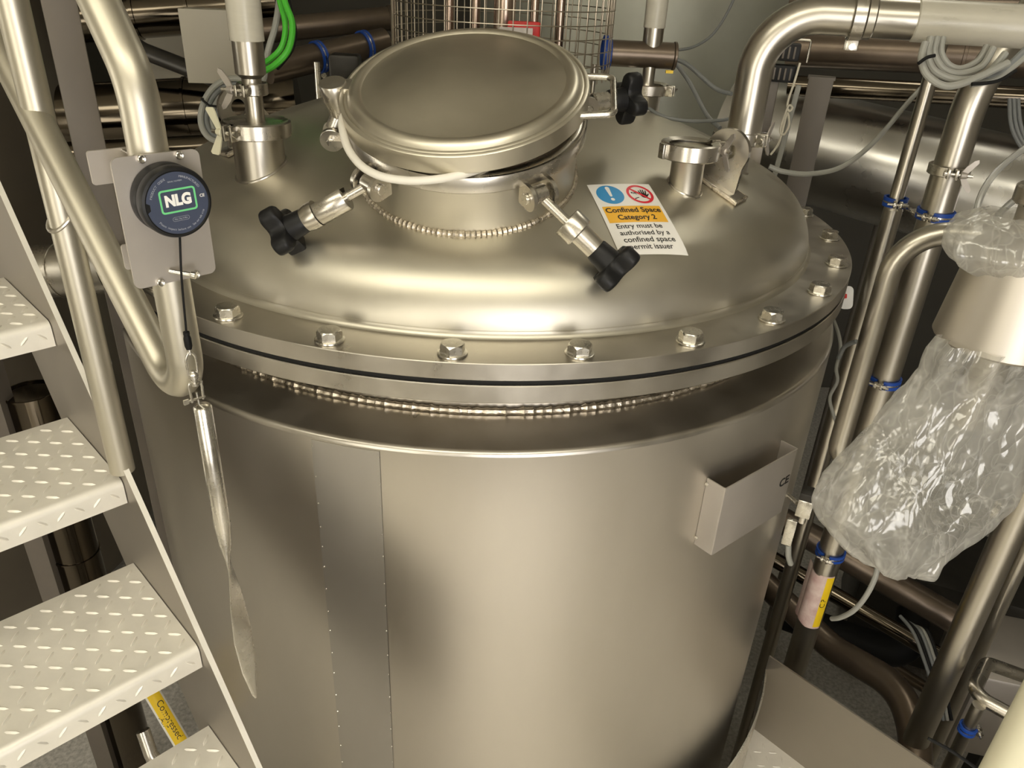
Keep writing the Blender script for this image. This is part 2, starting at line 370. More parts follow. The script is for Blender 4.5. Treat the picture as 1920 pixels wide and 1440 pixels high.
MB().prism([(0, 0), (1.9, 0), (1.9, ktop-PZF), (0, ktop-PZF)], .006, Matrix(((kd.x, 0, kn.x, k0.x), (kd.y, 0, kn.y, k0.y), (0, 1, 0, PZF-.004), (0, 0, 0, 1)))).build('kick_plate', M_kick, pf, smooth=False)
MB().lathe([(RH, PZF-.005), (RH+.005, PZF-.005), (RH+.005, ktop-.06), (RH, ktop-.06), (RH, PZF-.005)], None, 60, math.radians(236), ang0+2*PI).build('collar', M_steel, pf)
for q in ((k0.x+kn.x*-.08, k0.y-.25), (-1.1, -2.7), (1.75, -2.35), (-.75, -1.5)):
    MB().box((q[0]-.03, q[1], (PZF-.006)/2), (.06, .06, PZF-.008)).build('leg', M_bead, pf)
# ------------------------------------------------------------------ the tank
tank = thing('mixing_tank', (0, 0, 0), 'large round brushed stainless steel tank with bolted domed lid in the centre', 'tank')
zs = ZF-.173; zb = .42
MB().lathe([(0, zb-.16), (.35, zb-.14), (.65, zb-.07), (.84, zb-.01), (.90, zb+.06), (.902, zb+.1), (.902, zs-.005)], None, 192).build('shell', M_shell, tank)
MB().lathe([(.902, zs-.005), (.9012, zs), (.898, zs+.0035), (.892, zs+.0058), (.84, zs+.014), (.79, ZF-.151)], None, 160).build('shoulder', M_plate, tank, ang=50)
MB().lathe([(.793, ZF-.152), (.793, ZF-.074)], None, 128).build('neck', M_plate, tank)
def bead(fn, n, r, amp, seg=8):                                  # rippled weld bead along a closed curve fn(t)
    pts = [fn(2*PI*i/n) for i in range(n)]
    rad = [r*(1+amp*(noise.noise(p*55)+.6*math.sin(i*2.1))) for i, p in enumerate(pts)]
    return MB().tube(pts, rad, seg, closed=True)
bead(lambda a: V(.799*math.cos(a), .799*math.sin(a), ZF-.147), 900, .0068, .30).build('weld_bead', M_weld, tank)
MB().lathe([(.79, ZF-.0725), (.9, ZF-.0725), (.9012, ZF-.071), (.9012, ZF-.0415), (.8995, ZF-.040), (.79, ZF-.040), (.79, ZF-.0725)], None, 192).build('body_flange', M_plate, tank)
MB().lathe([(.80, ZF-.0398), (.8965, ZF-.0398), (.8975, ZF-.0355), (.8965, ZF-.0312), (.80, ZF-.0312), (.80, ZF-.0398)], None, 160).build('gasket', M_rubber, tank)
MB().lathe([(.79, ZF-.031), (.9, ZF-.031), (.9012, ZF-.0298), (.9012, ZF-.0012), (.9, ZF), (.79, ZF), (.79, ZF-.031)], None, 192).build('lid_flange', M_plate, tank)
pr = [(DA+.008, ZF), (DA+.002, ZF+.004), (DA, ZF+.012)]
for i in range(14):
    a = (PI/2-DTH)*i/13; pr.append((DA-DK+DK*math.cos(a), max(ZF+.013, ZF+DK*math.sin(a))))
for i in range(1, 40):
    a = DTH*(1-i/39); pr.append((DR*math.sin(a), ZF+DZC+DR*math.cos(a)))
pr[-1] = (0, pr[-1][1])
MB().lathe(pr, None, 192).build('dome', M_dome, tank, ang=60)
# flange bolts
def bolt_mesh():
    hd = MB(); R = .0212; h = .0155
    hexo = [(R*math.cos(PI/3*i), R*math.sin(PI/3*i)) for i in range(6)]
    n = 24; vs = []; fs = []
    for k in range(n):                                          # hexagon with chamfered crown
        a = 2*PI*k/n; ap = R*math.cos(PI/6)/math.cos(((a+PI/6) % (PI/3))-PI/6)
        # corner radius along hexagon
        ap = R*math.cos(PI/6)/math.cos((a % (PI/3))-PI/6)
        zt = h-.0035*max(0, (ap-R*.866)/(R*.134))
        vs += [(ap*math.cos(a), ap*math.sin(a), 0), (ap*math.cos(a), ap*math.sin(a), zt-.0006), (R*.85*math.cos(a), R*.85*math.sin(a), h)]
    for k in range(n):
        q = (k+1) % n; fs += [(k*3, q*3, q*3+1, k*3+1), (k*3+1, q*3+1, q*3+2, k*3+2)]
    fs.append(tuple(k*3+2 for k in range(n)))
    hd.add(vs, fs, Matrix.Translation((0, 0, .004)))
    ws = MB().lathe([(.005, 0), (.0245, 0), (.0252, .001), (.0248, .0034), (.0235, .004), (.005, .004)], None, 40)
    return hd, ws
hd, ws = bolt_mesh()
b0 = hd.build('bolt', M_bolt, None, ang=20); w0 = ws.build('washer', M_bolt, None, ang=40)
for i in range(26):
    a = math.radians(-93.2+13.85*i); b = b0 if i == 0 else b0.copy(); wq = w0 if i == 0 else w0.copy()
    if i: COL.objects.link(b); COL.objects.link(wq)
    b.parent = tank; b.location = (.868*math.cos(a), .868*math.sin(a), ZF); b.rotation_euler = (0, 0, random.uniform(0, 1.05)); wq.parent = b
# cladding patch strip on the shell with spot welds
def onshell(px, py, r=.9035): q = CYL(px, py, r); return math.atan2(q.y, q.x), q.z
aL, _ = onshell(583, 822); aR, _ = onshell(711, 842)
MB().lathe([(.9022, zb+.12), (.9036, zb+.12), (.9036, zs-.008), (.9022, zs-.008), (.9022, zb+.12)], None, 24, aL, aR).build('cladding_strip', M_panel, tank, label='greyer brushed cladding strip with spot welds down its edges')
for a in (aL+.003, aR-.002):
    z = zs-.02; sw = 0
    while z > zb+.2:
        r_ = random.uniform(.0014, .0026); MB().lathe([(r_, 0), (r_*.6, r_*.7), (0, r_*.8)], frame((.9036*math.cos(a), .9036*math.sin(a), z), (math.cos(a), math.sin(a), 0)), 8).build('spot_weld', M_bolt, tank); z -= random.uniform(.045, .07)
# name plate bracket on the shell
qa = CYL(1320, 970, .902); qb = CYL(1490, 930, .902); pa = math.atan2(qa.y, qa.x); 
def bracket():
    ph = pa+.135; n_ = V(math.cos(ph), math.sin(ph), 0); t_ = V(-n_.y, n_.x, 0); c0 = n_*(.902+.034)
    A = PL(1362, 912, c0, n_); B = PL(1340, 1038, c0, n_); Cc = PL(1496, 846, c0, n_)
    zt = (A.z+Cc.z)/2; s0 = (A-c0).dot(t_); s1 = (Cc-c0).dot(t_); zl = B.z
    m = MB(); M = Matrix(((t_.x, 0, n_.x, c0.x), (t_.y, 0, n_.y, c0.y), (0, 1, 0, 0), (0, 0, 0, 1)))
    th = .0025; w_ = .034
    dl = .902*math.cos(math.asin(min(1, abs(s0)/.902)))-.902; dr = .902*math.cos(math.asin(min(1, abs(s1)/.902)))-.902
    pts = [(s0, dl-w_+.0005), (s0, -.004), (s0+.001, -.001), (s0+.004, 0), (s1-.004, 0), (s1-.001, -.001), (s1, -.004), (s1, dr-w_+.0005)]
    inn = [(s1-th, dr-w_+.0005), (s1-th, -.004), (s1-.0045, -th), (s0+.0045, -th), (s0+th, -.004), (s0+th, dl-w_+.0005)]
    po = pts+inn; n = len(po)
    vs = [M @ V(x, zl, y) for x, y in po]+[M @ V(x, zt, y) for x, y in po]
    fs = [(i, (i+1) % n, n+(i+1) % n, n+i) for i in range(n)]
    quads = [(0, 1, 12, 13), (1, 2, 11, 12), (2, 3, 11), (3, 4, 10, 11), (4, 5, 10), (5, 6, 9, 10), (6, 7, 8, 9)]
    fs += [tuple(q) for q in quads]+[tuple(i+n for i in q)[::-1] for q in quads]
    m.add(vs, fs); o = m.build('nameplate_bracket', M_matte, tank, ang=40, label='bent steel nameplate bracket on the right of the shell')
    for zz in (zt-.012, zl+.018): MB().lathe([(.004, 0), (.003, .003), (0, .004)], frame(M @ V(s0-.001, zz, dl-w_+.003), -t_), 10).build('tack_weld', M_bolt, o)
    vs, fs = text_mesh('CE', .028, .0002, .0006)
    q = PL(1470, 903, c0, n_); s = (q-c0).dot(t_)
    MB().add(vs, fs, Matrix(((t_.x, 0, n_.x, 0), (t_.y, 0, n_.y, 0), (0, 1, 0, 0), (0, 0, 0, 1))) @ Matrix.Translation((s, q.z, (.902+.034)+.0004)) @ Matrix.Rotation(.06, 4, 'Z')).build('handwritten_mark', M_ink, o, smooth=False)
bracket()
# ------------------------------------------------------------------ manway neck, rim, swing clamps, hinge
MC = V(-.0372, -.5038, ZF+.2226); MN = V(-.0252, -.3413, 1).normalized(); MX = (V(1, 0, 0)-MN*MN.x).normalized(); MM = frame(MC, MN, MX)
NR, RR, HT, HB = .2032, .2174, .1076, .0761
MB().lathe([(NR, -.05), (NR, HB+.002)], MM, 128).build('manway_neck', M_dome, tank)
MB().lathe([(NR-.012, HT-.02), (NR-.012, HT-.002), (NR-.006, HT), (NR+.003, HT), (NR+.006, HT-.0025), (NR+.009, HT-.0005), (RR-.002, HT-.001), (RR, HT-.004), (RR, HB+.003), (RR-.003, HB), (NR, HB-.001)], MM, 160).build('manway_rim', M_steel, tank, ang=40)
MB().lathe([(NR-.012, HT-.02), (NR-.012, -.06)], MM, 96).build('manway_bore', M_dark, tank)
hw = math.sqrt(DR*DR-NR*NR)-DR
bead(lambda a: MM @ V((NR+.002)*math.cos(a), (NR+.002)*math.sin(a), hw+.002), 420, .0055, .32).build('manway_weld', M_weld, tank)
def onrim(ang, r, h): a = math.radians(ang); return MM @ V(r*math.cos(a), r*math.sin(a), h)
def localang(px, py, h=.09):
    q = PL(px, py, MM @ V(0, 0, h), MN); q = MM.inverted() @ q; return math.degrees(math.atan2(q.y, q.x)), math.hypot(q.x, q.y)
def knob_mesh(mb, M):
    n = 64; lay = [(0, .90), (.003, .97), (.007, 1.0), (.024, 1.0), (.0285, .965), (.031, .88)]; vs = []; fs = []
    for z, s_ in lay:
        for k in range(n):
            a = 2*PI*k/n; c = math.cos(4*a); r = .0395+.0125*math.copysign(abs(c)**.55, c); r = r*s_ if s_ < 1 else r
            vs.append((r*math.cos(a), r*math.sin(a), z))
    for i in range(len(lay)-1):
        for k in range(n): q = (k+1) % n; fs.append((i*n+k, i*n+q, (i+1)*n+q, (i+1)*n+k))
    fs.append(tuple(range(n))[::-1])
    m = len(vs)
    for z, r in ((.031, .015), (.016, .012)):
        for k in range(n): a = 2*PI*k/n; vs.append((r*math.cos(a), r*math.sin(a), z))
    for k in range(n):
        q = (k+1) % n; fs.append(((len(lay)-1)*n+k, (len(lay)-1)*n+q, m+q, m+k)); fs.append((m+k, m+q, m+n+q, m+n+k))
    fs.append(tuple(m+n+k for k in range(n)))
    mb.add(vs, fs, M @ Matrix.Translation((0, 0, .030)))
    mb.lathe([(0, -.004), (.018, -.004), (.0205, 0), (.022, .018), (.024, .034)], M, 32)
def swing_clamp(ang, kn_pt, kind, lugh=.070):
    a = math.radians(ang); rad_ = (MX*math.cos(a)+(MN.cross(MX))*math.sin(a)).normalized(); tan_ = MN.cross(rad_)
    pc = onrim(ang, RR+.020, lugh); d = (Vector(kn_pt)-pc).normalized(); L = (Vector(kn_pt)-pc).length
    # arm is the part; lugs are welded on the rim
    lg = MB()
    for s in (-1, 1):
        M = frame(pc+tan_*s*.021-tan_*.0035, tan_, rad_); k = 20
        poly = [(.023*math.cos(t), .023*math.sin(t)) for t in [-PI/2+PI*i/k for i in range(k+1)]]+[(-.024, .021), (-.024, -.023)]
        lg.prism(poly, .007, M)
    lo = lg.build('clamp_lug', M_steel, tank, ang=40)
    for s in (-1, 1):
        MB().cyl(pc+tan_*s*.0245, pc+tan_*s*.030, .0095, 24, .001).build('pin', M_bolt, lo)
        MB().tube([pc+tan_*s*.021-rad_*.018-MN*.018, pc+tan_*s*.021-rad_*.020+MN*.021], .0035, 8).build('weld', M_weld, lo)
    ar = MB(); ar.cyl(pc-tan_*.012, pc+tan_*.012, .0155, 28, .0015)
    ar.cyl(pc, pc+d*(L*.98), .0085, 24)
    ao = ar.build('swing_bolt', M_steel, tank, ang=40)
    F_ = frame(pc, d)
    if kind == 'short':
        MB().cyl(pc+d*(L-.050), pc+d*(L-.008), .0175, 36, .002).build('sleeve_nut', M_bolt, ao, ang=40)
    elif kind == 'sleeve':
        MB().lathe([(.009, L-.096), (.0215, L-.096), (.0225, L-.094), (.0225, L-.040), (.0215, L-.038), (.009, L-.038)], F_, 40, -2.2, 2.6).build('sleeve_nut', M_steel, ao, ang=40)
        MB().lathe([(.009, L-.037), (.0235, L-.037), (.024, L-.024), (.0215, L-.012), (.009, L-.012)], F_, 36).build('collar', M_steel, ao, ang=40)
    else:
        MB().lathe([(.009, L-.082), (.0262, L-.082), (.0272, L-.080), (.0272, L-.054), (.0255, L-.052), (.0195, L-.052), (.0185, L-.008), (.009, L-.008)], F_, 48).build('sleeve_nut', M_steel, ao, ang=30)
    kb = MB(); knob_mesh(kb, frame(pc+d*(L-.012), d, MN)); kb.build('hand_knob', M_black, ao, ang=50)
a1, _ = localang(693, 345, .07); a2, _ = localang(1022, 374, .07)
swing_clamp(a1, DOME(562, 418, .055), 'sleeve')
swing_clamp(a2, DOME(1128, 478, .055), 'collar')
swing_clamp(24, MM @ V(.283, .125, .072), 'short', .078)
# hinge at the left back
ah, rh = localang(620, 225, .085)
hg = MB(); hp = onrim(ah, RR+.030, .055); a_ = math.radians(ah); rad_ = (MX*math.cos(a_)+(MN.cross(MX))*math.sin(a_)).normalized(); tan_ = MN.cross(rad_)
for s in (-1, 1): hg.cyl(hp+tan_*(s*.017-.005), hp+tan_*(s*.017+.005), .022, 28, .001)
hg.box((0, 0, 0), (.05, .012, .03), frame(hp-rad_*.022+tan_*.017, MN.cross(rad_), rad_)); hg.box((0, 0, 0), (.05, .012, .03), frame(hp-rad_*.022-tan_*.017, MN.cross(rad_), rad_))
ho = hg.build('hinge_lug', M_steel, tank, ang=40); MB().cyl(hp-tan_*.030, hp+tan_*.030, .0085, 20, .001).build('pin', M_bolt, ho)
# ------------------------------------------------------------------ hatch lid
LC = V(-.0451, -.5658, ZF+.3718); LN = V(-.1035, -.3856, 1).normalized(); LX = (V(1, 0, 0)-LN*LN.x).normalized(); LM = frame(LC, LN, LX); LR = .2174; LT = .033
lid = MB().lathe([(0, -.006), (.17, -.006), (.19, -LT), (LR-.002, -LT), (LR, -LT+.002), (LR, -.0015), (LR-.0015, 0), (LR-.006, .0012), (LR-.0085, -.001), (LR-.011, .001),
    (LR-.014, .0015), (LR-.018, .0065), (LR-.024, .0115), (LR-.031, .0128), (LR-.0365, .011), (LR-.0395, .0085), (LR-.043, .0087), (.150, .0128), (.12, .0178), (.08, .0228), (.04, .0255), (0, .0262)], LM, 192).build('hatch_lid', M_lid, tank, ang=34)
def onlid(px, py, h=-LT/2): return PL(px, py, LM @ V(0, 0, h), LN)
h0 = onlid(1097, 143); h1 = onlid(1150, 145); h2 = onlid(1152, 214); h3 = onlid(1088, 217)
MB().tube(fillet([h0-(h1-h0)*.1, h1, h2, h3-(h2-h3)*.02], .014), .0058, 14).build('handle', M_bolt, lid)
# hinge boss on the lid
bp = onlid(628, 176); bq = V(bp.x, bp.y, bp.z)
hb_ = MB(); ax = LN; hb_.lathe([(0, .022), (.0235, .022), (.025, .020), (.0235, -.008), (.019, -.024), (.017, -.040), (0, -.040)], frame(bp, ax), 36)
hb_.box((.022, 0, .004), (.05, .036, .03), frame(bp, ax, (LC-bp).normalized()))
hb_.cyl(bp-ax*.036, hp+V(0, 0, .012), .014, 20)
hb_.build('hinge_arm', M_steel, lid, ang=40)
# ------------------------------------------------------------------ loose white seal
sl = [PL(x, y, MM @ V(0, 0, .118), MN) for x, y in ((650, 205), (642, 222), (643, 248), (654, 281), (678, 311), (713, 330), (757, 338), (800, 338), (845, 332), (884, 322), (915, 311))]
ctr = MM @ V(0, 0, .118)
sl[0] = ctr+(sl[0]-ctr)*.97; sl[-1] = sl[-1]+(sl[-1]-CAM).normalized()*.02
so = MB().tube(spline(sl, 8), .0066, 14).build('seal_ring', M_white); tag(so, 'loose white rubber seal hose bulging out from under the hatch lid', 'seal')
# ------------------------------------------------------------------ warning sticker, follows the dome
def stick():
    cs = [DOME(1100, 348), DOME(1216, 347), DOME(1290, 481), DOME(1162, 481)]
    tl, tr, br, bl = cs
    wd = ((tr-tl).length+(br-bl).length)/2; hgt = ((bl-tl).length+(br-tr).length)/2
    def S(u, v, lift):                                          # u right, v down, 0..1
        p = (tl*(1-u)+tr*u)*(1-v)+(bl*(1-u)+br*u)*v; n_ = domen(p.x, p.y); z = domez(math.hypot(p.x, p.y))
        return V(p.x, p.y, z)+n_*lift
    root = MB(); N = 14
    vs = [S(i/N, j/N, .0009) for j in range(N+1) for i in range(N+1)]
    root.add(vs, [(j*(N+1)+i, j*(N+1)+i+1, (j+1)*(N+1)+i+1, (j+1)*(N+1)+i) for j in range(N) for i in range(N)])
    t = root.build('warning_sticker', M_sticker, tank, label='white confined space warning sticker with blue, red and amber signs on the dome')
    H = hgt/wd
    def flat(poly_sets, name, m, lift):
        mb = MB()
        for vs_, fs_ in poly_sets: mb.add([S(x, y/H, lift) for x, y in vs_], fs_)
        return mb.build(name, m, t, smooth=False)
    def disc(cx, cy, r, r0=0, n=48):
        vs_ = []; fs_ = []; rs = [r0+(r-r0)*k/4 for k in range(5)]
        for q in rs: vs_ += [(cx+q*math.cos(2*PI*k/n), cy+q*math.sin(2*PI*k/n)) for k in range(n)]
        for a in range(4): fs_ += [(a*n+k, a*n+(k+1) % n, (a+1)*n+(k+1) % n, (a+1)*n+k) for k in range(n)]
        return vs_, fs_
    def quad(pts, n=6):
        vs_ = []; fs_ = []
        a, b, c, d = [V(*p, 0) for p in pts]
        for j in range(n+1):
            for i in range(n+1): u, v = i/n, j/n; q = (a*(1-u)+b*u)*(1-v)+(d*(1-u)+c*u)*v; vs_.append((q.x, q.y))
        fs_ = [(j*(n+1)+i, j*(n+1)+i+1, (j+1)*(n+1)+i+1, (j+1)*(n+1)+i) for j in range(n) for i in range(n)]
        return vs_, fs_
    def bar(x0, y0, x1, y1, w_, w2=None):
        d = V(x1-x0, y1-y0, 0); n_ = V(-d.y, d.x, 0).normalized(); w2 = w_ if w2 is None else w2
        return quad([(x0+n_.x*w_, y0+n_.y*w_), (x1+n_.x*w2, y1+n_.y*w2), (x1-n_.x*w2, y1-n_.y*w2), (x0-n_.x*w_, y0-n_.y*w_)], 3)
    def txt(s, size, cx, cy, wfit, bold=.0):
        vs_, fs_ = text_mesh(s, size, 0, bold); x0 = min(v.x for v in vs_); x1 = max(v.x for v in vs_); k = wfit/(x1-x0)
        return [(cx+(v.x-(x0+x1)/2)*k, cy-v.y*k) for v in vs_], fs_
    flat([disc(.275, .245, .205)], 'mandatory_sign', M_blue, .0013)
    flat([bar(.275, .105, .275, .275, .034, .020), disc(.275, .105, .034), disc(.275, .275, .020), disc(.275, .355, .030)], 'exclamation_mark', M_print, .0017)
    flat([disc(.745, .245, .205, .165)], 'prohibition_sign', M_red, .0016)
    # raised hand and small fleeing strokes
    hand = [disc(.80, .275, .052)]+[bar(.765+.022*i, .27, .748+.038*i, .135+abs(i-1.5)*.02, .0125, .009) for i in range(4)]+[bar(.84, .29, .885, .235, .012, .009)]
    hand += [bar(.64, .235, .70, .205, .006), bar(.66, .20, .69, .25, .006), bar(.70, .32, .64, .34, .007), bar(.64, .34, .61, .38, .006), disc(.625, .215, .016)]
    flat(hand, 'hand_symbol', M_ink, .0014)
    flat([bar(.60, .105, .89, .385, .018)], 'prohibition_bar', M_red, .0018)
    flat([quad([(.055, .50), (.945, .50), (.945, .83), (.055, .83)], 10)], 'amber_panel', M_amber, .0013)
    flat([txt('Confined Space', .11, .50, .590, .84, .0025), txt('Category 2', .11, .50, .735, .58, .0025)], 'title_text', M_ink, .0018)
    flat([txt('Entry must be', .1, .47, .905, .68, .0012), txt('authorised by a', .1, .50, 1.03, .74, .0012), txt('confined space', .1, .52, 1.155, .76, .0012), txt('permit issuer', .1, .50, 1.28, .64, .0012)], 'body_text', M_ink, .0015)
    return H
SH = stick()
# ------------------------------------------------------------------ clamps and nozzles
def tri_clamp(parent, c, axis, r, h=.022, direc=(1, 0, 0), wing=True, wt='ears', name='pipe_clamp', flip=False):
    axis = Vector(axis).normalized(); M = frame(c, axis, direc); d = V(M[0][0], M[1][0], M[2][0]); e = V(M[0][1], M[1][1], M[2][1])*(-1 if flip else 1)
    m = MB().lathe([(r*.72, -h*.36), (r*.93, -h*.5), (r, -h*.42), (r, h*.42), (r*.93, h*.5), (r*.72, h*.36)], M, 48, .16, 2*PI-.16)
    for s in (-1, 1): m.box((r+.006, s*.0085, 0), (.02, .0065, h*.95), M, bev=.0015)
    m.box((-r-.004, 0, 0), (.010, .018, h*.9), M, bev=.002)
    o = m.build(name, M_steel, parent, ang=40)
    p = M @ V(r+.008, 0, 0)
    rod = MB().cyl(p-e*.016, p+e*.042, .0038, 14); rod.cyl(p-e*.018, p-e*.012, .0065, 12); rod.build('clamp_bolt', M_bolt, o)
    if wing:
        wn = MB(); q = p+e*.020; wn.cyl(q-e*.004, q+e*.010, .0085, 20, .001, .0065)
        for s in (-1, 1):
            if wt == 'ears': poly = [(.004, -.004), (.020, .004), (.034, .016), (.037, .024), (.030, .026), (.014, .016), (.004, .009)]
            else: poly = [(.003, -.003), (.040, .010), (.044, .014), (.043, .028), (.039, .031), (.003, .008)]
            x2 = (axis*s)
            Mw = Matrix(((x2.x, e.x, x2.cross(e).x, q.x), (x2.y, e.y, x2.cross(e).y, q.y), (x2.z, e.z, x2.cross(e).z, q.z), (0, 0, 0, 1)))
            wn.prism(poly, .0032, Mw, z0=-.0016)
        wn.build('wing_nut', M_matte if wt == 'ears' else M_cream, o, ang=30)
    return o
def nozzle(x, y, r, ztop, name='nozzle'):
    z0 = domez(math.hypot(x, y)); o = MB().lathe([(r, z0-.04), (r, ztop-.006), (r*1.08, ztop)], Matrix.Translation((x, y, 0)), 48).build(name, M_pipe, tank)
    def fn(a):
        X, Y = x+(r+.001)*math.cos(a), y+(r+.001)*math.sin(a); return V(X, Y, domez(math.hypot(X, Y))+.001)
    MB().tube([fn(2*PI*i/48) for i in range(48)], .0032, 8, closed=True).build('weld', M_steel, o); return z0
# left nozzle and its riser
n1 = (-.446, -.405); q = DOME(487, 322); n1 = (q.x, q.y+.012)
zt = ZAT(*n1, 240); nozzle(*n1, .049, zt-.009)
rs = thing('riser_pipe', (n1[0], n1[1], zt), 'slim riser pipe with milky sleeve clamped on the left dome nozzle', 'pipe')
tri_clamp(rs, (*n1, zt), (0, 0, 1), .066, .030, (-.45, -.89, 0), wt='plate', flip=True)
MB().lathe([(0, zt+.012), (.055, zt+.012), (.056, zt+.010), (.056, zt+.003)], Matrix.Translation((*n1, 0)), 40).build('cap_plate', M_steel, rs)
zc2 = ZAT(*n1, 166); zc3 = ZAT(*n1, 138); zc4 = ZAT(*n1, 76)
MB().lathe([(.0175, zt), (.0175, zc2-.01)], Matrix.Translation((*n1, 0)), 32).build('lower_spool', M_pipe, rs)
tri_clamp(rs, (*n1, zc2), (0, 0, 1), .029, .022, (-.30, -.95, 0), flip=True)
MB().lathe([(.0185, zc2), (.0185, zc3-.008), (.0285, zc3), (.0285, ZC-.01)], Matrix.Translation((*n1, 0)), 32).build('pipe', M_pipe, rs, ang=50)
MB().lathe([(.0287, zc4), (.0315, zc4), (.0318, zc4+.30), (.0315, ZC-.012), (.0287, ZC-.012)], Matrix.Translation((*n1, 0)), 32).build('sleeve', M_sleeve, rs, label='milky plastic sleeve')
# sight plate behind the left nozzle
q = DOME(502, 205, .0)
# blind nozzle on the right with cap
q = DOME(1285, 356); n2 = (q.x, q.y+.01); zt = ZAT(*n2, 281); nozzle(*n2, .0325, zt-.009)
cp = thing('blanking_cap', (n2[0], n2[1], zt), 'round blanking cap clamped on the short nozzle right of the sticker', 'cap')
MB().lathe([(0, zt+.006), (.046, zt+.006), (.049, zt+.003), (.049, zt-.004), (.02, zt-.006)], Matrix.Translation((*n2, 0)), 40).build('cap_disc', M_lid, cp)
tri_clamp(cp, (*n2, zt), (0, 0, 1), .058, .032, (.93, .35, 0), flip=True)
# lifting eyes on welded doubling plates
def eye(le, tx, off=-.02):
    ln_ = domen(le.x, le.y); tx = (tx-ln_*tx.dot(ln_)).normalized(); Mle = frame(le, ln_, tx)
    dp = MB().box((off, 0, .004), (.15, .052, .010), Mle, bev=.001).build('doubling_plate', M_plate, tank)
    rp = [(-1, -1), (-.5, -1), (0, -1), (.5, -1), (1, -1), (1, 0), (1, 1), (.5, 1), (0, 1), (-.5, 1), (-1, 1), (-1, 0)]
    MB().tube([Mle @ V(x*.154/2+off, y*.056/2, .004) for x, y in rp], [.0045*(1+.3*math.sin(i*2.3)) for i in range(12)], 8, closed=True).build('weld', M_weld, dp)
    ex = Mle.to_3x3() @ V(1, 0, 0); ez = Mle.to_3x3() @ V(0, 0, 1); ey = ez.cross(ex); eo = Mle @ V(off, 0, .008)
    M = Matrix(((ex.x, ez.x, -ey.x, eo.x), (ex.y, ez.y, -ey.y, eo.y), (ex.z, ez.z, -ey.z, eo.z), (0, 0, 0, 1)))
    outp = []; inn = []
    for k in range(48):
        t = 2*PI*k/48; c, s = math.cos(t), math.sin(t); inn.append((.017*c, .066+.017*s))
        if s > -.2: outp.append((.045*c, .064+.045*s))
        else:
            k_ = min(1, (-s-.2)/.6); y0 = .055*(1-k_); xx = .044*(1-k_)+.060*k_
            outp.append((xx*(1 if c > 0 else -1), y0) if abs(c) > .6 else (.060*c/.6, 0))
    m_ = MB(); ring(outp, inn, .012, m_, M @ Matrix.Translation((0, 0, -.006))); m_.build('lifting_eye', M_steel, tank, smooth=False)
eye(DOME(1345, 350), V(.80, -.60, 0))
eye(DOME(478, 262), V(.80, .60, 0), 0)
# right nozzle with the big bend
q = DOME(1384, 318); n3 = (q.x, q.y+.008); zt = ZAT(*n3, 258); nozzle(*n3, .0225, zt-.008)
bpn = thing('transfer_pipe', (n3[0], n3[1], zt), 'thick bent steel pipe with milky sleeve rising from the right dome nozzle', 'pipe')
tri_clamp(bpn, (*n3, zt), (0, 0, 1), .039, .028, (.75, -.66, 0))
zb_ = ZAT(*n3, 22); far_ = PZ(1920, 50, zb_); dirn = (far_-V(*n3, zb_)).normalized(); pth = fillet([V(*n3, zt+.008), V(*n3, zb_), far_+dirn*1.25], .15, 18)
MB().tube([pth[0]-V(0, 0, .004), pth[0]+V(0, 0, .001)]+pth, [.026, .036]+[.037]*len(pth), 40).build('pipe', M_pipe, bpn, ang=60)
def along(px):                                                   # point on the level run above a pixel column
    lo, hi = 0, 1.6
    for _ in range(40):
        m = (lo+hi)/2; p_ = V(*n3, zb_)+dirn*m; d_ = p_-CAM
        if 960+FPX*d_.dot(RT)/d_.dot(FW) < px: lo = m
        else: hi = m
    return V(*n3, zb_)+dirn*lo
u1 = along(1608); tri_clamp(bpn, u1, dirn, .046, .026, (0, 0, -1), wing=False, name='union_clamp')
MB().cyl(u1+dirn*.012, u1+dirn*.032, .041, 40, .003).build('ferrule', M_pipe, bpn)
u2 = along(1712); MB().cyl(u2, far_+dirn*1.24, .0395, 40, .004).build('sleeve', M_sleeve, bpn, label='milky plastic sleeve')
# back centre nozzle: riser, actuator cylinder
q = P(1213, 166, 1.96); n4 = (q.x, q.y); zt = ZAT(*n4, 166); nozzle(*n4, .037, zt-.008)
rc = thing('back_riser_pipe', (n4[0], n4[1], zt), 'thin riser pipe with milky sleeve behind the hatch, beside the mesh guard', 'pipe')
tri_clamp(rc, (*n4, zt), (0, 0, 1), .056, .026, (.85, -.5, 0), wing=False)
zz = ZAT(*n4, 103)
MB().lathe([(.0, zt+.010), (.018, zt+.009), (.0155, zt+.016), (.0155, zz)], Matrix.Translation((*n4, 0)), 28).build('stem', M_pipe, rc)
zs1 = ZAT(*n4, 52)
MB().lathe([(.0245, zz), (.0245, ZC-.01)], Matrix.Translation((*n4, 0)), 28).build('upper_pipe', M_pipe, rc)
MB().lathe([(.0247, zs1), (.0265, zs1), (.0262, ZC-.012), (.0247, ZC-.012)], Matrix.Translation((*n4, 0)), 28).build('sleeve', M_sleeve, rc, label='milky plastic sleeve')
dq = RT.copy(); dq.z = 0; dq.normalize(); c0 = V(*n4, zz)
hc = MB().cyl(c0-dq*.112, c0+dq*.055, .031, 36, .002); hc.cyl(c0+dq*.055, c0+dq*.062, .033, 36, .001); hc.build('cross_cylinder', M_brown, rc, label='dark horizontal cylinder across the riser')
MB().lathe([(.0315, -.012), (.040, -.009), (.040, .009), (.0315, .012), (.0315, -.012)], frame(c0-dq*.112, dq), 36).build('blue_band', M_bluep, rc)
MB().box((0, 0, 0), (.018, .008, .007), frame(c0+dq*.045-V(0, .03, .034), (0, 0, 1), dq)).build('yellow_tag', M_yellow, rc)
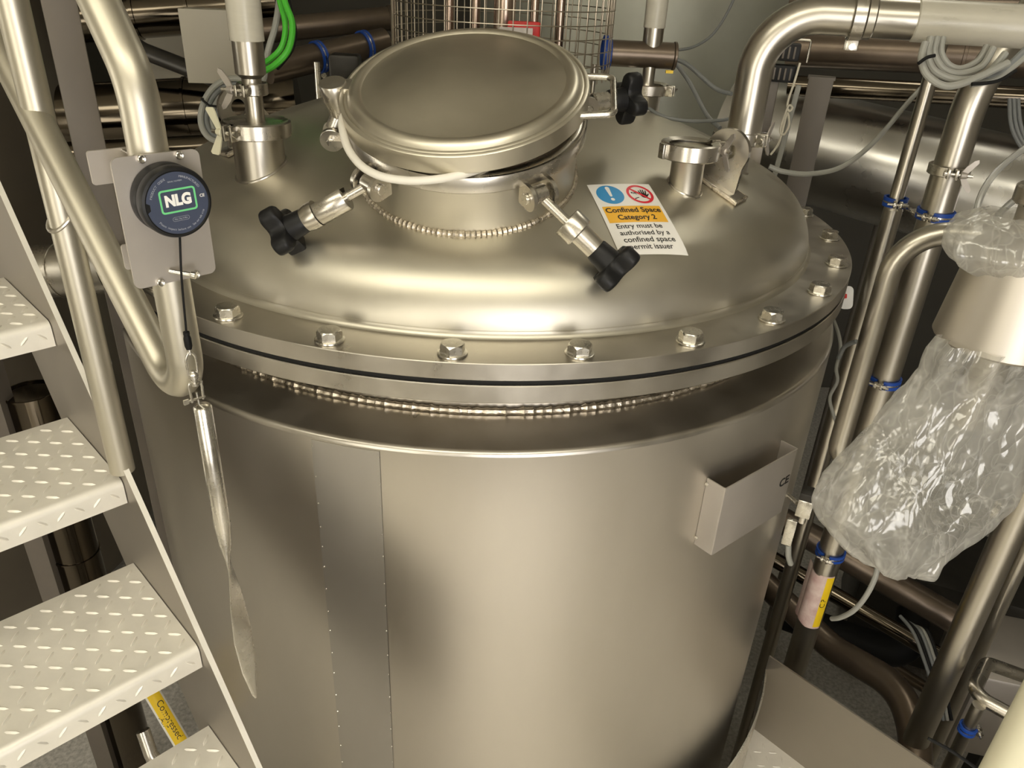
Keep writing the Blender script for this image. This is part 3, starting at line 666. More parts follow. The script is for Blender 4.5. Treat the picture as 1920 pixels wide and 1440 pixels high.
# ------------------------------------------------------------------ mesh guard round the agitator drive
gc = V(.03, .06, 0); gr = .262; z0 = domez(0)+.02; z1 = z0+.85
mg = thing('mesh_guard', (gc.x, gc.y, z0), 'round welded wire mesh guard standing behind the hatch', 'guard')
wm = MB(); nv = 54
for k in range(nv):
    a = 2*PI*k/nv; p = gc+V(gr*math.cos(a), gr*math.sin(a), 0); wm.tube([V(p.x, p.y, z0), V(p.x, p.y, z1)], .0015, 6)
z = z0+.01
while z < z1:
    wm.tube([gc+V((gr+.002)*math.cos(2*PI*k/72), (gr+.002)*math.sin(2*PI*k/72), z) for k in range(72)], .0013, 5, closed=True); z += .0285
wm.build('wire_mesh', M_wire, mg)
for s in (0, PI):
    fr = MB()
    for k in range(3): fr.tube([gc+V((gr+.006)*math.cos(s+.05*(k-1)+.15), (gr+.006)*math.sin(s+.05*(k-1)+.15), zz_) for zz_ in (z0, z1)], .0035, 8)
    fr.build('joining_strip', M_wire, mg)
for k in range(3):
    a = 2*PI*k/3+.4; p = gc+V(gr*math.cos(a), gr*math.sin(a), 0)
    MB().cyl(V(p.x, p.y, domez(math.hypot(p.x, p.y))-.002), V(p.x, p.y, z0+.02), .006, 12).build('foot', M_steel, mg)
ag = thing('agitator_drive', (gc.x, gc.y, z0), 'agitator shaft and drive inside the wire mesh guard', 'motor')
zd = domez(0)
MB().lathe([(.09, zd-.01), (.09, zd+.02), (.05, zd+.025), (.05, zd+.12), (0, zd+.12)], Matrix.Translation((gc.x, gc.y, 0)), 40).build('bearing_housing', M_brown, ag)
MB().cyl(V(gc.x, gc.y, zd+.12), V(gc.x, gc.y, zd+.62), .026, 28).build('shaft', M_copper, ag)
for dx in (-.135, -.07, .075, .14): MB().cyl(V(gc.x+dx, gc.y+.06, domez(.15)-.01), V(gc.x+dx, gc.y+.06, zd+.60), .011, 16).build('post', M_copper, ag)
MB().lathe([(0, zd+.60), (.17, zd+.60), (.175, zd+.61), (.175, zd+.64), (.11, zd+.645), (.11, zd+.80), (0, zd+.80)], Matrix.Translation((gc.x, gc.y, 0)), 40).build('gearbox', M_dark, ag)
for zz_ in (zd+.22, zd+.34, zd+.46): MB().box((gc.x-.02, gc.y+.11, zz_), (.30, .05, .022), bev=.003).build('cross_bar', M_dark, ag)
rb = P(982, 57, 2.0); rb = PL(982, 57, V(0, gc.y-.12, 0), V(0, 1, 0))
rbm = MB(); rbm.box((rb.x, rb.y, rb.z+.002), (.075, .012, .034), bev=.004); rbm.build('red_guard_clip', M_redm, ag, label='red clip seen through the mesh')
MB().box((rb.x-.02, rb.y-.010, rb.z-.002), (.08, .006, .016), Matrix.Translation((0, 0, 0))).build('grey_blade', M_matte, ag)
# ------------------------------------------------------------------ staircase on the left
SA = P(251, 1055, 1.45); az = math.radians(133); D2 = V(math.cos(az), math.sin(az), 0); SN = V(-D2.y, D2.x, 0)
def PS(x, y, off=0.0): return PL(x, y, SA+SN*off, SN)
def ab(p): return (p-SA).dot(D2), p.z
st = thing('staircase', (SA.x+SN.x*.35, SA.y+SN.y*.35, 0), 'steel staircase with checker plate treads and tube handrail on the left', 'stairs')
RISE, GO, DEP, WID = .2197, .2175, .2755, .78
Mst = Matrix(((D2.x, SN.x, 0, SA.x), (D2.y, SN.y, 0, SA.y), (0, 0, 1, 0), (0, 0, 0, 1)))   # x up the flight, y to the left, z up
for i in range(-3, 5):
    z = SA.z+RISE*i-(.008 if i < 0 else 0); xb = GO*i-(.023 if i < 0 else 0); t = MB(); R_ = .013
    pf_ = [(xb, z-.03), (xb, z), (xb-DEP+R_, z)]+[(xb-DEP+R_-R_*math.sin(a), z-R_+R_*math.cos(a)) for a in (.26, .52, .78, 1.05, 1.31, 1.57)]+[(xb-DEP, z-.046)]
    th = .004; pb = [(xb-DEP+th, z-.046), (xb-DEP+th, z-R_), (xb-DEP+R_, z-th), (xb-th, z-th), (xb-th, z-.03)]
    po = pf_+pb; n = len(po); vs = [(x, .001, zz) for x, zz in po]+[(x, WID, zz) for x, zz in po]
    fs = [(k, (k+1) % n, n+(k+1) % n, n+k) for k in range(n)]
    t.add(vs, fs, Mst)
    checker(t, xb-DEP+.012, xb-.004, .004, WID-.004, z, Mst, pitch=.0280, ln=.0250, wd=.0062, h=.0025)
    # lugs on the bent-down lip
    Ml = Mst @ Matrix(((0, 0, -1, xb-DEP), (1, 0, 0, 0), (0, -1, 0, 0), (0, 0, 0, 1)))
    # local x -> along width, local y -> down, normal outwards
    checker(t, .004, WID-.004, -(z-.010), -(z-.010)+.036, .0001, Ml, pitch=.0280, ln=.021, wd=.0055, h=.0017)
    t.build('tread', M_tread, st, ang=25)
s0 = ab(PS(0, 365)); s1 = ab(PS(480, 1440)); b0_ = ab(PS(79, 700)); b1_ = ab(PS(233, 1059))
sl_ = (s0[1]-s1[1])/(s0[0]-s1[0]); zs_ = lambda x: s0[1]+sl_*(x-s0[0]); zbm = lambda x: (b0_[1]+b1_[1])/2+sl_*(x-(b0_[0]+b1_[0])/2)
for side, y in (('near', -.0085), ('far', WID+.0005)):
    xa, xb = -.78, 1.05; zlow = PZF+.003 if side == 'near' else PZF+.003
    poly = [(xa, max(zbm(xa), zlow)), (xb, zbm(xb)), (xb, zs_(xb)), (xa, max(zs_(xa), zlow+.02))]
    xk = (zlow-zbm(0))/sl_
    poly = [(xk if xk > xa else xa, zlow if xk > xa else zbm(xa)), (xb, zbm(xb)), (xb, zs_(xb)), (xa, zs_(xa)), (xa, zlow)]
    n = 5; vs = [(x, y, z) for x, z in poly]+[(x, y+.008, z) for x, z in poly]
    MB().add(vs, [tuple(range(n)), tuple(range(n, 2*n))]+[(k, (k+1) % n, n+(k+1) % n, n+k) for k in range(n)], Mst).build('stringer', M_kick, st, smooth=False)
    MB().add([(xx, yy_, zs_(xx)+dz) for xx in (xa, xb) for yy_ in (y-.0004, y+.0084) for dz in (-.0004, .0016)], [(0, 1, 3, 2), (4, 6, 7, 5), (0, 4, 5, 1), (2, 3, 7, 6), (0, 2, 6, 4), (1, 5, 7, 3)], Mst).build('stringer_edge_glint', M_tread, st, smooth=False, label='cut top edge of the stringer with painted lamp reflection')  # lighter strip paints the lamp reflection along the top edge
for yy in (0, WID):                                             # legs at the top of the flight
    p_ = Mst @ V(1.0, yy, 0); MB().box((p_.x, p_.y, zbm(1.0)/2), (.06, .06, zbm(1.0)), None).build('leg', M_bead, st)
# post and handrail loop
pp = PS(238, 915, -.004); r_ = .0196
MB().cyl(V(pp.x, pp.y, zs_((pp-SA).dot(D2))-.03), V(pp.x, pp.y, pp.z+1.15), r_, 36).build('post', M_rail, st, label='upright post of the handrail')
vp = PS(316, 500); zlo = ZAT(vp.x, vp.y, 812); zhi = ZAT(vp.x, vp.y, 152)
lo = V(vp.x, vp.y, zlo); hi = V(vp.x, vp.y, zhi); ql = PS(0, 88); qh = PS(185, 0)
dl_ = (ql-lo).normalized(); dh_ = (qh-hi).normalized()
path = fillet([lo+dl_*1.5, lo, hi, hi+dh_*1.2], [.050, .075], 12)
MB().tube(path, .0198, 32).build('handrail', M_rail, st, label='tube handrail bent into a closed end loop')
MB().tube([pp+V((r_+.0015)*math.cos(a), (r_+.0015)*math.sin(a), ZAT(pp.x, pp.y, 402)-pp.z+.02*math.cos(a-1)) for a in [2*PI*k/24 for k in range(24)]], .003, 8, closed=True).build('rail_weld', M_steel, st)
# ------------------------------------------------------------------ square column behind the handrail
cq = P(186, 360, 1.56); 
co = MB().box((0, 0, 0), (.058, .05, ZC-.004), Matrix.Translation((cq.x, cq.y, ZC/2)) @ Matrix.Rotation(.45, 4, 'Z'), bev=.003).build('steel_column', M_bead); tag(co, 'beige square steel column behind the staircase handrail', 'column')
so_ = PS(140, 694, -.01); cq2 = V(cq.x, cq.y, so_.z); dq_ = (cq2-so_)
MB().cyl(so_, so_-SN*.06, .009, 16).build('standoff', M_steel, st)
# ------------------------------------------------------------------ retractable tool tether on its plate
K = .66
PN = V(D2.x*-1, D2.y*-1, 0)                                     # plate faces down the flight
pc_ = V(vp.x, vp.y, 0)+PN*.0235
def PP(x, y, off=0): return PL(x, y, pc_+PN*off, PN)
cs = [PP(213, 296), PP(374, 279), PP(404, 511), PP(248, 545)]
pce = sum(cs, V(0, 0, 0))/4; wx = -SN; pw = ((cs[1]-cs[0]).dot(wx)+(cs[2]-cs[3]).dot(wx))/2; ph_ = ((cs[0].z-cs[3].z)+(cs[1].z-cs[2].z))/2
th_ = thing('tool_tether', (pce.x, pce.y, pce.z-ph_/2), 'black round retractable tether with NLG label on a steel plate', 'tool tether')
MP = Matrix(((wx.x, 0, PN.x, pce.x), (wx.y, 0, PN.y, pce.y), (0, 1, 0, pce.z), (0, 0, 0, 1)))   # x right, y up, z out of the plate
MB().prism(rrect(pw, ph_, .007), .003, MP, z0=-.003).build('mounting_plate', M_matte, th_, ang=40)
MB().prism(rrect(.075, .034, .003), .003, MP @ Matrix.Translation((-.012, ph_/2-.018, -.050))).build('clamp_bar', M_matte, th_, ang=40)
MB().prism(rrect(.07, .028, .003), .003, MP @ Matrix.Translation((.0, -ph_/2+.020, -.050))).build('clamp_bar', M_matte, th_, ang=40)
for sx, sy in ((267, 299), (338, 292), (303, 531), (369, 516)):
    q = MP.inverted() @ PP(sx, sy, .004)
    M = MP @ Matrix.Translation((q.x, q.y, 0)); r = .0062*K
    o = MB().lathe([(0, .0015), (.0030*K, .0015), (.0032*K, .0037), (r-.0007, .0041), (r, .0033), (r, 0)], M, 24).build('socket_screw', M_bolt, th_)
    MB().cyl(M @ V(0, 0, -.048), M @ V(0, 0, 0), .0018, 10).build('shank', M_bolt, o)
fc = MP.inverted() @ PP(334, 381, .044*K); hc_ = Matrix.Translation((fc.x, fc.y, 0)); HM = MP @ hc_; q = MP.inverted() @ PP(396, 376, .040); RH_ = abs(q.x-fc.x)*1.0
RH_ = .0545*K
MB().lathe([(RH_*a_, b_*K) for a_, b_ in ((.94, .0), (1.0, .002), (1.0, .020), (.975, .0225), (1.0, .025), (1.0, .038), (.97, .0425), (.90, .0440), (.885, .0432), (0, .0432))], HM, 96).build('housing', M_black, th_, ang=40)
FM = HM @ Matrix.Translation((0, 0, .0434*K)) @ Matrix.Scale(K, 4)
rl = .0545*.865
nn = [(rl*math.cos(t), rl*math.sin(t)) for t in [2*PI*k/96 for k in range(96)]]
nn = [(x, y) if math.hypot(x+rl, y+.002) > .0055 else (-rl+.0055, y) for x, y in nn]
MB().prism(nn, .0006, FM).build('face_label', M_navy, th_, ang=40)
TW = .098
ring(rrect(.056, .036, .005), rrect(.0505, .0305, .003), .0004, _m := MB(), FM @ Matrix.Translation((.001, .0045, .0006)) @ Matrix.Rotation(.03, 4, 'Z')); _m.build('green_frame', M_green, th_, smooth=False)
def fltxt(s, w_, x, y, bold, m, name, rot=.03, hmul=1.0):
    vs, fs = text_mesh(s, .02, .0001, bold); x0 = min(v.x for v in vs); x1 = max(v.x for v in vs); k = w_/(x1-x0)
    return MB().add([((v.x-(x0+x1)/2)*k, v.y*k*hmul, v.z) for v in vs], fs, FM @ Matrix.Translation((x, y, .0009)) @ Matrix.Rotation(rot, 4, 'Z')).build(name, m, th_, smooth=False)
fltxt('NLG', .040, .001, .0045, .0011, M_print, 'logo_text', hmul=1.12)
fltxt('SERIAL NUMBER', .022, 0, .0335, .0, M_grey_print, 'small_print')
fltxt('Max 2kg 4.4lbs', .020, .001, -.0235, .0, M_grey_print, 'small_print')
ring(rrect(.026, .0065, .003), rrect(.0252, .0057, .0027), .0002, _m := MB(), FM @ Matrix.Translation((.001, -.0235, .0008)) @ Matrix.Rotation(.03, 4, 'Z')); _m.build('print_outline', M_grey_print, th_, smooth=False)
fltxt('C\u20ac' if False else 'CE', .0075, .0385, .0065, .0004, M_print, 'ce_mark')
def arctxt(s, r, a0, a1, sz, m):
    mb = MB(); n = len(s); inward = a1 > a0
    for i, ch in enumerate(s):
        if ch == ' ': continue
        a = math.radians(a0+(a1-a0)*(i+.5)/n); vs, fs = text_mesh(ch, sz, .0001, .0)
        mb.add(vs, fs, FM @ Matrix.Translation((r*math.cos(a), r*math.sin(a), .0008)) @ Matrix.Rotation(a+(PI/2 if inward else -PI/2), 4, 'Z'))
    mb.build('small_print', m, th_, smooth=False)
arctxt('PRODUCT CODE', rl*.86, 165, 110, .0048, M_grey_print); arctxt('MANUFACTURED', rl*.86, 80, 30, .0048, M_grey_print)
arctxt('Please inspect before use', rl*.86, 218, 290, .0046, M_grey_print); arctxt('See our web site', rl*.86, 296, 338, .0046, M_grey_print)
c0_ = HM @ V(0, -RH_+.001, .030*K); bot = PL(350, 628, c0_, PN)
md = PL(336, 520, c0_, PN)+PN*.006
MB().tube(spline([c0_, md, bot], 12), .0016*K*1.2, 8).build('cord', M_cord, th_)
MB().lathe([(0, 0), (.0045, .0), (.0062, -.006), (.0062, -.020), (.0045, -.026), (0, -.027)], Matrix.Translation(bot) @ Matrix.Scale(K, 4), 20).build('cord_stop', M_cord, th_)
MB().lathe([(0, .001), (.0052, .001), (.0052, -.004), (0, -.004)], Matrix.Translation(bot+V(0, 0, .003)) @ Matrix.Scale(K, 4), 16).build('cord_cap', M_cord, th_)
e0 = bot+V(0, 0, -.027*K)
MB().tube([e0+V(0, 0, .003), e0+V(0, 0, -.006)], .0016, 8).build('cord_end', M_bolt, th_)
wx3 = -SN
# ball-end pull pin poking from the plate
q0 = PP(318, 508, .002); q1 = q0+wx*.018+PN*.016-V(0, 0, .004); pn_ = MB().cyl(q0, q1, .0028, 14); pn_.cyl(q1-(q1-q0)*.1, q1+(q1-q0)*.12, .0041, 16, .0006); pn_.build('pull_pin', M_bolt, th_)
# ------------------------------------------------------------------ swivel shackle and sampling tube hanging from the cord
sh = thing('swivel_shackle', tuple(e0-V(0, 0, .065)), 'small steel swivel shackle hanging under the black cord', 'shackle')
T0 = e0-V(0, 0, .004)
def ox(s, z, y=0): return T0+wx*s*K+V(0, 0, z*K)+PN*y*K
MB().tube(spline([ox(-.0075, -.040), ox(-.0085, -.020), ox(-.0075, -.008), ox(-.002, .0), ox(.002, .0), ox(.0075, -.008), ox(.0085, -.020), ox(.0075, -.040)], 6), .0014, 10).build('upper_eye', M_bolt, sh)
MB().lathe([(0, -.034), (.0045, -.034), (.005, -.036), (.0085, -.040), (.0085, -.047), (.006, -.049), (.006, -.054), (.0095, -.056), (.0095, -.060), (0, -.060)], Matrix.Translation(T0) @ Matrix.Scale(K, 4), 20).build('swivel_body', M_bolt, sh)
MB().tube(fillet([ox(-.010, -.092), ox(-.0115, -.055), ox(.0115, -.055), ox(.010, -.092)], .0033, 5), .0016, 10).build('lower_fork', M_bolt, sh)
pin = MB().cyl(ox(-.016, -.088), ox(.013, -.088), .0015, 12); pin.box((0, 0, 0), (.006, .006, .002), frame(ox(-.020, -.088), PN)); pin.build('shackle_pin', M_bolt, sh)
zt_ = T0.z-.104*K; ct = V(ox(.006, 0).x, ox(.006, 0).y, 0)
hx, hy = ct.x, ct.y
tl_ = thing('sampling_tube', (hx, hy, zt_-.3), 'hanging steel tube flattened into a long pointed blade below', 'tool')
z990, z1065, z1130, z1200, z1260, z1312 = [ZAT(hx, hy, r) for r in (985, 1062, 1130, 1195, 1255, 1312)]
sec = [(zt_, .0135, .0135, 0, 0), (zt_-.002, .0155, .0155, 0, 0), (z990, .0155, .0155, 0, 0), (z990-.001, .0150, .0150, 0, 0), ((z990*.6+z1065*.4), .018, .012, 0, 0), ((z990*.25+z1065*.75), .0215, .005, .0, .0), (z1065, .023, .0016, 0, .0),
       (z1130, .024, .0013, .50, .006), (z1200, .024, .0013, .80, .010), (z1260, .019, .0013, .85, .016), (z1312+.01, .007, .0013, .85, .023), (z1312, .0025, .0010, .85, .026)]
vd = (V(hx, hy, 0)-V(CAM.x, CAM.y, 0)).normalized(); vs = []; fs = []; n = 32
for z, a, b, tw, off in sec:
    a *= K; b *= K if b > .002 else 1; off *= K
    u = (Matrix.Rotation(-tw-.12, 3, 'Z') @ vd); v_ = V(-u.y, u.x, 0)
    for k in range(n):
        t = 2*PI*k/n; p = V(hx, hy, z)+u*(a*math.cos(t))+v_*(b*math.sin(t))+wx*off*.35; vs.append(p)
for i in range(len(sec)-1):
    for k in range(n): q = (k+1) % n; fs.append((i*n+k, i*n+q, (i+1)*n+q, (i+1)*n+k))
fs.append(tuple((len(sec)-1)*n+k for k in range(n)))
MB().add(vs, fs).build('tube_and_blade', M_bolt, tl_, ang=50)
ins = MB().lathe([(.0135*K, zt_), (.0130*K, zt_-.003), (.0, zt_-.004)], Matrix.Translation((hx, hy, 0)), 28); ins.build('tube_mouth', M_steel, tl_)
MB().tube([ox(.0, -.088)+V(0, 0, .008), ox(.001, -.100), V(hx, hy, zt_-.003)+PN*.006], .0013, 8).build('wire_hook', M_bolt, tl_)
# ------------------------------------------------------------------ pipes, ducts and boxes in the left background
def pipe(name, pts, r, m, label, cat='pipe', bends=.1, group=None, seg=28, seams=(), bands=()):
    pts = [Vector(p) for p in pts]; c = min(pts, key=lambda p: p.z)
    path = fillet(pts, bends, 10) if len(pts) > 2 else pts
    t = thing(name, tuple(c), label, cat, group); MB().tube(path, r, seg).build('pipe', m, t, ang=60)
    for f, rr, hh in seams:                                     # f = fraction of the path length
        L_ = [0]
        for i in range(1, len(path)): L_.append(L_[-1]+(path[i]-path[i-1]).length)
        s = f*L_[-1]; i = max(k for k in range(len(L_)) if L_[k] <= s+1e-9); i = min(i, len(path)-2)
        d = (path[i+1]-path[i]).normalized(); p = path[i]+d*(s-L_[i])
        MB().lathe([(r, -hh), (r+rr, -hh*.8), (r+rr, hh*.8), (r, hh)], frame(p, d), seg).build('seam_ring', m, t)
    return t
pipe('horizontal_pipe', [P(-60, 520, 2.30), P(210, 500, 2.25)], .078, M_steel, 'short silver horizontal pipe behind the staircase stringer', seams=((.66, .003, .004),))
vx = P(98, 880, 2.28); zf_ = .0
pipe('floor_pipe', [V(vx.x, vx.y, .03), V(vx.x, vx.y, 1.75)], .066, M_mirror, 'dark polished upright pipe standing behind the stair treads', seams=((ZAT(vx.x, vx.y, 735)/1.75, .003, .004), (ZAT(vx.x, vx.y, 1040)/1.75, .003, .004)))
MB().lathe([(.066, .0), (.12, .0), (.12, .018), (.075, .022), (.067, .03)], Matrix.Translation((vx.x, vx.y, 0)), 36).build('foot', M_dark, bpy.data.objects['floor_pipe'])
dx_ = P(40, 990, 2.4)
pipe('large_duct', [P(130, 222, 2.75), P(560, 196, 2.85)], .115, M_mirror, 'large dark polished duct behind the handrail and riser pipe', seams=((.33, .004, .008), (.52, .004, .006)), cat='duct')
pipe('upper_duct', [P(150, 36, 2.9), P(520, 10, 3.0)], .082, M_mirror, 'dark polished duct along the top left, above the junction box', seams=((.28, .006, .008), (.55, .006, .008)), cat='duct')
pipe('lower_duct', [P(120, 292, 2.55), P(420, 275, 2.65)], .045, M_mirror, 'thinner dark duct directly below the large polished duct', cat='duct')
pipe('grey_conduit', [P(215, 60, 2.62), P(270, 96, 2.62), P(455, 168, 2.60)], .028, M_dark, 'dark conduit sloping down behind the junction box', bends=.1)
lp = P(300, 95, 3.25); MB_ = MB().box((lp.x, lp.y+.05, (lp.z+.10)/2), (.46, .03, lp.z+.10)); o = MB_.build('light_panel', M_wall); tag(o, 'pale sheet panel seen between the dark ducts at top left', 'panel')
# junction box
jb = P(393, 88, 2.35); jn = (CAM-jb); jn.z = 0; jn.normalize(); jn = (Matrix.Rotation(-.22, 3, 'Z') @ jn); jx = V(-jn.y, jn.x, 0)
jm = Matrix(((jx.x, 0, jn.x, jb.x), (jx.y, 0, jn.y, jb.y), (0, 1, 0, jb.z), (0, 0, 0, 1)))
j = thing('junction_box', (jb.x, jb.y, jb.z-.11), 'beige metal junction box beside the milky sleeved riser pipe', 'box')
MB().box((0, 0, -.05), (.148, .205, .10), jm, bev=.003).build('body', M_box, j); MB().box((0, 0, .006), (.150, .208, .012), jm, bev=.002).build('cover', M_box, j)
MB().cyl(jm @ V(0, 0, -.10), jm @ V(0, 0, -.25), .012, 12).build('bracket_arm', M_bead, j)
# pipes behind the dome, between box and mesh guard
pipe('brown_beam', [P(455, 62, 2.75), P(735, 34, 2.9)], .042, M_brown, 'dull brown horizontal tube left of the mesh guard, upper one', seams=((.99, .004, .01),))
def blue_clip(c, axis, r, label, ears=V(0, 0, -1), group='blue lined pipe clips', gap=.014):
    axis = Vector(axis).normalized(); M = frame(c, axis, ears); t = thing('pipe_clip', tuple(c), label, 'pipe clip', group)
    ln = MB()
    for s in (-1, 1): ln.lathe([(r+.0008, s*.007-.0045), (r+.006, s*.007-.0045), (r+.006, s*.007+.0045), (r+.0008, s*.007+.0045), (r+.0008, s*.007-.0045)], M, 32, .22, 2*PI-.22)
    ln.lathe([(r+.0008, -.003), (r+.003, -.003), (r+.003, .003), (r+.0008, .003), (r+.0008, -.003)], M, 32, .22, 2*PI-.22); ln.build('liner', M_bluep, t)
    MB().lathe([(r+.0031, -.0024), (r+.0048, -.0024), (r+.0048, .0024), (r+.0031, .0024), (r+.0031, -.0024)], M, 32, .22, 2*PI-.22).build('band', M_bolt, t)
    e = V(M[0][1], M[1][1], M[2][1]); d = V(M[0][0], M[1][0], M[2][0])
    for s in (-1, 1): MB().lathe([(0, -.003), (.0095, -.003), (.010, 0), (.0095, .003), (0, .003)], frame(c+d*(r+.012)+e*s*gap*.5, e), 16).build('ear', M_bolt, t)
    b_ = MB().cyl(c+d*(r+.012)-e*.024, c+d*(r+.012)+e*.026, .0032, 10); b_.cyl(c+d*(r+.012)+e*.012, c+d*(r+.012)+e*.020, .0065, 6); b_.build('bolt', M_bolt, t)
    return t
bp0, bp1 = P(500, 130, 2.50), P(720, 78, 2.75)
pipe('clipped_pipe', [bp0, bp1], .046, M_brown, 'brown tube with two blue pipe clips behind the dome, left of the hatch')
blue_clip(bp0+(bp1-bp0)*.42, bp1-bp0, .046, 'left blue clip on the brown tube behind the dome')
blue_clip(bp0+(bp1-bp0)*.82, bp1-bp0, .046, 'right blue clip on the brown tube behind the dome')
sx_ = P(597, 160, 2.48); pipe('drop_leg', [V(sx_.x, sx_.y, sx_.z-.14), V(sx_.x, sx_.y, sx_.z+.07)], .011, M_steel, 'thin short upright leg under the clipped brown tube', seg=14)
bv = P(648, 128, 2.55); b_ = MB().box(tuple(bv), (.10, .08, .09), None, bev=.012); o = b_.build('valve', M_dark); tag(o, 'small black valve block behind the hatch hinge', 'valve')
# cables by the left riser
def cable(name, pts, r, m, label, cat='cable', group=None, n=8, seg=10):
    o = MB().tube(spline(pts, n), r, seg).build(name, m); return tag(o, label, cat, group)
cable('green_cable', [P(x, y, t) for x, y, t in ((520, -60, 1.72), (533, 0, 1.72), (548, 45, 1.72), (541, 92, 1.72), (515, 122, 1.74), (488, 136, 1.80))], .0072, M_grn, 'outer bright green cable curving past the left riser pipe', group='green cables')
cable('green_cable', [P(x, y, t) for x, y, t in ((512, -60, 1.75), (524, 0, 1.75), (535, 45, 1.75), (529, 86, 1.75), (508, 110, 1.77), (486, 122, 1.82))], .0066, M_grn, 'inner bright green cable curving past the left riser pipe', group='green cables')
cable('dark_cable', [P(x, y, t) for x, y, t in ((534, -40, 1.78), (545, 20, 1.78), (553, 60, 1.79), (546, 95, 1.8), (520, 128, 1.84))], .005, M_rubber, 'thin black cable beside the green cables')
cable('grey_cable', [P(x, y, t) for x, y, t in ((528, -40, 1.80), (524, 0, 1.80), (516, 50, 1.8), (503, 95, 1.8), (494, 150, 1.84), (480, 175, 1.88))], .0075, M_gcable, 'light grey cable hanging beside the green cables', group='grey cables by the left riser')
for k in range(4):
    r0 = 1-.11*k; cc = (436, 208); pts = []
    for (x, y) in ((470, 150), (430, 148), (398, 166), (380, 198), (377, 232), (392, 258), (425, 268), (465, 262), (480, 235)):
        pts.append(P(cc[0]+(x-cc[0])*r0+3*k, cc[1]+(y-cc[1])*r0+2*k, 1.80+.012*k))
    cable('grey_cable', pts, .0068, M_gcable2 if k % 2 else M_gcable, ['outermost', 'second', 'third', 'innermost'][k]+' turn of the grey cable coil left of the riser', group='coiled grey cable turns')
ct_ = P(387, 195, 1.80); MB().tube([P(378, 186, 1.785), P(392, 198, 1.775), P(412, 200, 1.785), P(412, 192, 1.83), P(390, 184, 1.83)], .0028, 8, closed=True).build('cable_tie', M_rubber); tag(bpy.data.objects['cable_tie'], 'black cable tie around the grey cable coil', 'cable tie')
# vessel in the far left background
sv = thing('side_vessel', (-2.35, .95, 0), 'dull beige upright vessel wall behind the staircase', 'vessel')
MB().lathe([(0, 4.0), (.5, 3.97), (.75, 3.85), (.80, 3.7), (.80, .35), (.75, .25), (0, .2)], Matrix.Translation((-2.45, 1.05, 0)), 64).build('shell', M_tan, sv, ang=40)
for a in (.8, 2.4, 4.0, 5.5): MB().cyl(V(-2.45+.62*math.cos(a), 1.05+.62*math.sin(a), 0), V(-2.45+.62*math.cos(a), 1.05+.62*math.sin(a), .42), .04, 16).build('leg', M_steel, sv)
# compressed air pipe under the stairs
ca = [P(280, 1290, 1.95), P(345, 1400, 2.0)]
d_ = (ca[1]-ca[0]).normalized()
cap = pipe('air_pipe', [ca[0]-d_*.25, ca[1]+d_*.10], .0185, M_steel, 'small pipe with yellow and white air label under the treads', seg=24)
cm = frame((ca[0]+ca[1])/2, -d_, (CAM-(ca[0]+ca[1])/2)); hl = (ca[1]-ca[0]).length/2
MB().lathe([(.0190, -hl), (.0197, -hl), (.0197, hl), (.0190, hl)], cm, 32).build('pipe_label', M_print, cap)
MB().lathe([(.0199, -hl*.9), (.0200, -hl*.9), (.0200, hl*.9), (.0199, hl*.9)], cm, 24, -.85, .85).build('yellow_panel', M_yellow, cap)
def wraptext(s, size, hgt, cm, r, parent, rot=0, ao=0, m=None, bold=.0):
    vs, fs = text_mesh(s, size, .0, bold); x0 = min(v.x for v in vs); x1 = max(v.x for v in vs); k = hgt/(x1-x0); out = []
    for v in vs:
        zz = -(v.x-(x0+x1)/2)*k; a = ao+v.y*k/r; a = ao+v.y*k/r
        if rot: zz = -zz; a = ao-v.y*k/r
        out.append((r*math.cos(a), r*math.sin(a), zz))
    return MB().add(out, fs, cm).build('label_text', m or M_ink, parent, smooth=False)
wraptext('Compressed', .02, hl*1.25, cm, .0202, cap, ao=.15, bold=.0); wraptext('Air', .02, hl*.36, cm, .0202, cap, ao=-.55, bold=.0)
bx_ = P(262, 1350, 2.05)
pipe('thin_drain_pipe', [V(bx_.x, bx_.y, .02), V(bx_.x, bx_.y, .95)], .012, M_steel, 'thin upright pipe left of the air pipe under the treads', seg=16)
pipe('elbow_fitting', [P(268, 1370, 2.02), P(285, 1420, 2.02), P(330, 1450, 2.05)], .017, M_steel, 'curved steel fitting below the yellow labelled air pipe', bends=.05)
# ------------------------------------------------------------------ upright pipes and loop on the right
def upright(px, py, t): q = P(px, py, t); return q.x, q.y
tx_, ty_ = upright(1715, 250, 1.90)
zt1 = ZAT(tx_, ty_, -150)
tp = pipe('thin_upright_pipe', [V(tx_, ty_, .02), V(tx_, ty_, ZAT(tx_, ty_, 392))], .0235, M_pipe, 'thinner upright steel pipe nearest the tank on the right, slimmer above its clip', seg=24)
MB().lathe([(.0235, ZAT(tx_, ty_, 392)), (.0175, ZAT(tx_, ty_, 378)), (.0175, zt1)], Matrix.Translation((tx_, ty_, 0)), 24).build('upper_pipe', M_pipe, tp, ang=50)
mx_, my_ = upright(1776, 330, 1.80); zt2 = ZAT(mx_, my_, 172); zm = ZAT(mx_, my_, 318)
dq3 = (RT*1.0); dq3.z = 0; dq3.normalize(); bk = V(-dq3.y, dq3.x, 0)
mp_ = pipe('main_upright_pipe', [V(mx_, my_, .02), V(mx_, my_, zt2+.02), V(mx_, my_, zt2+.02)+(dq3*.28+V(0, 0, .42)+bk*.1)*2.2], .0365, M_pipe, 'thick upright steel pipe on the right, bending over at the top, clamp below the bend', bends=.25, seg=32)
tri_clamp(mp_, (mx_, my_, zm), (0, 0, 1), .046, .024, (-.35, -.93, 0))
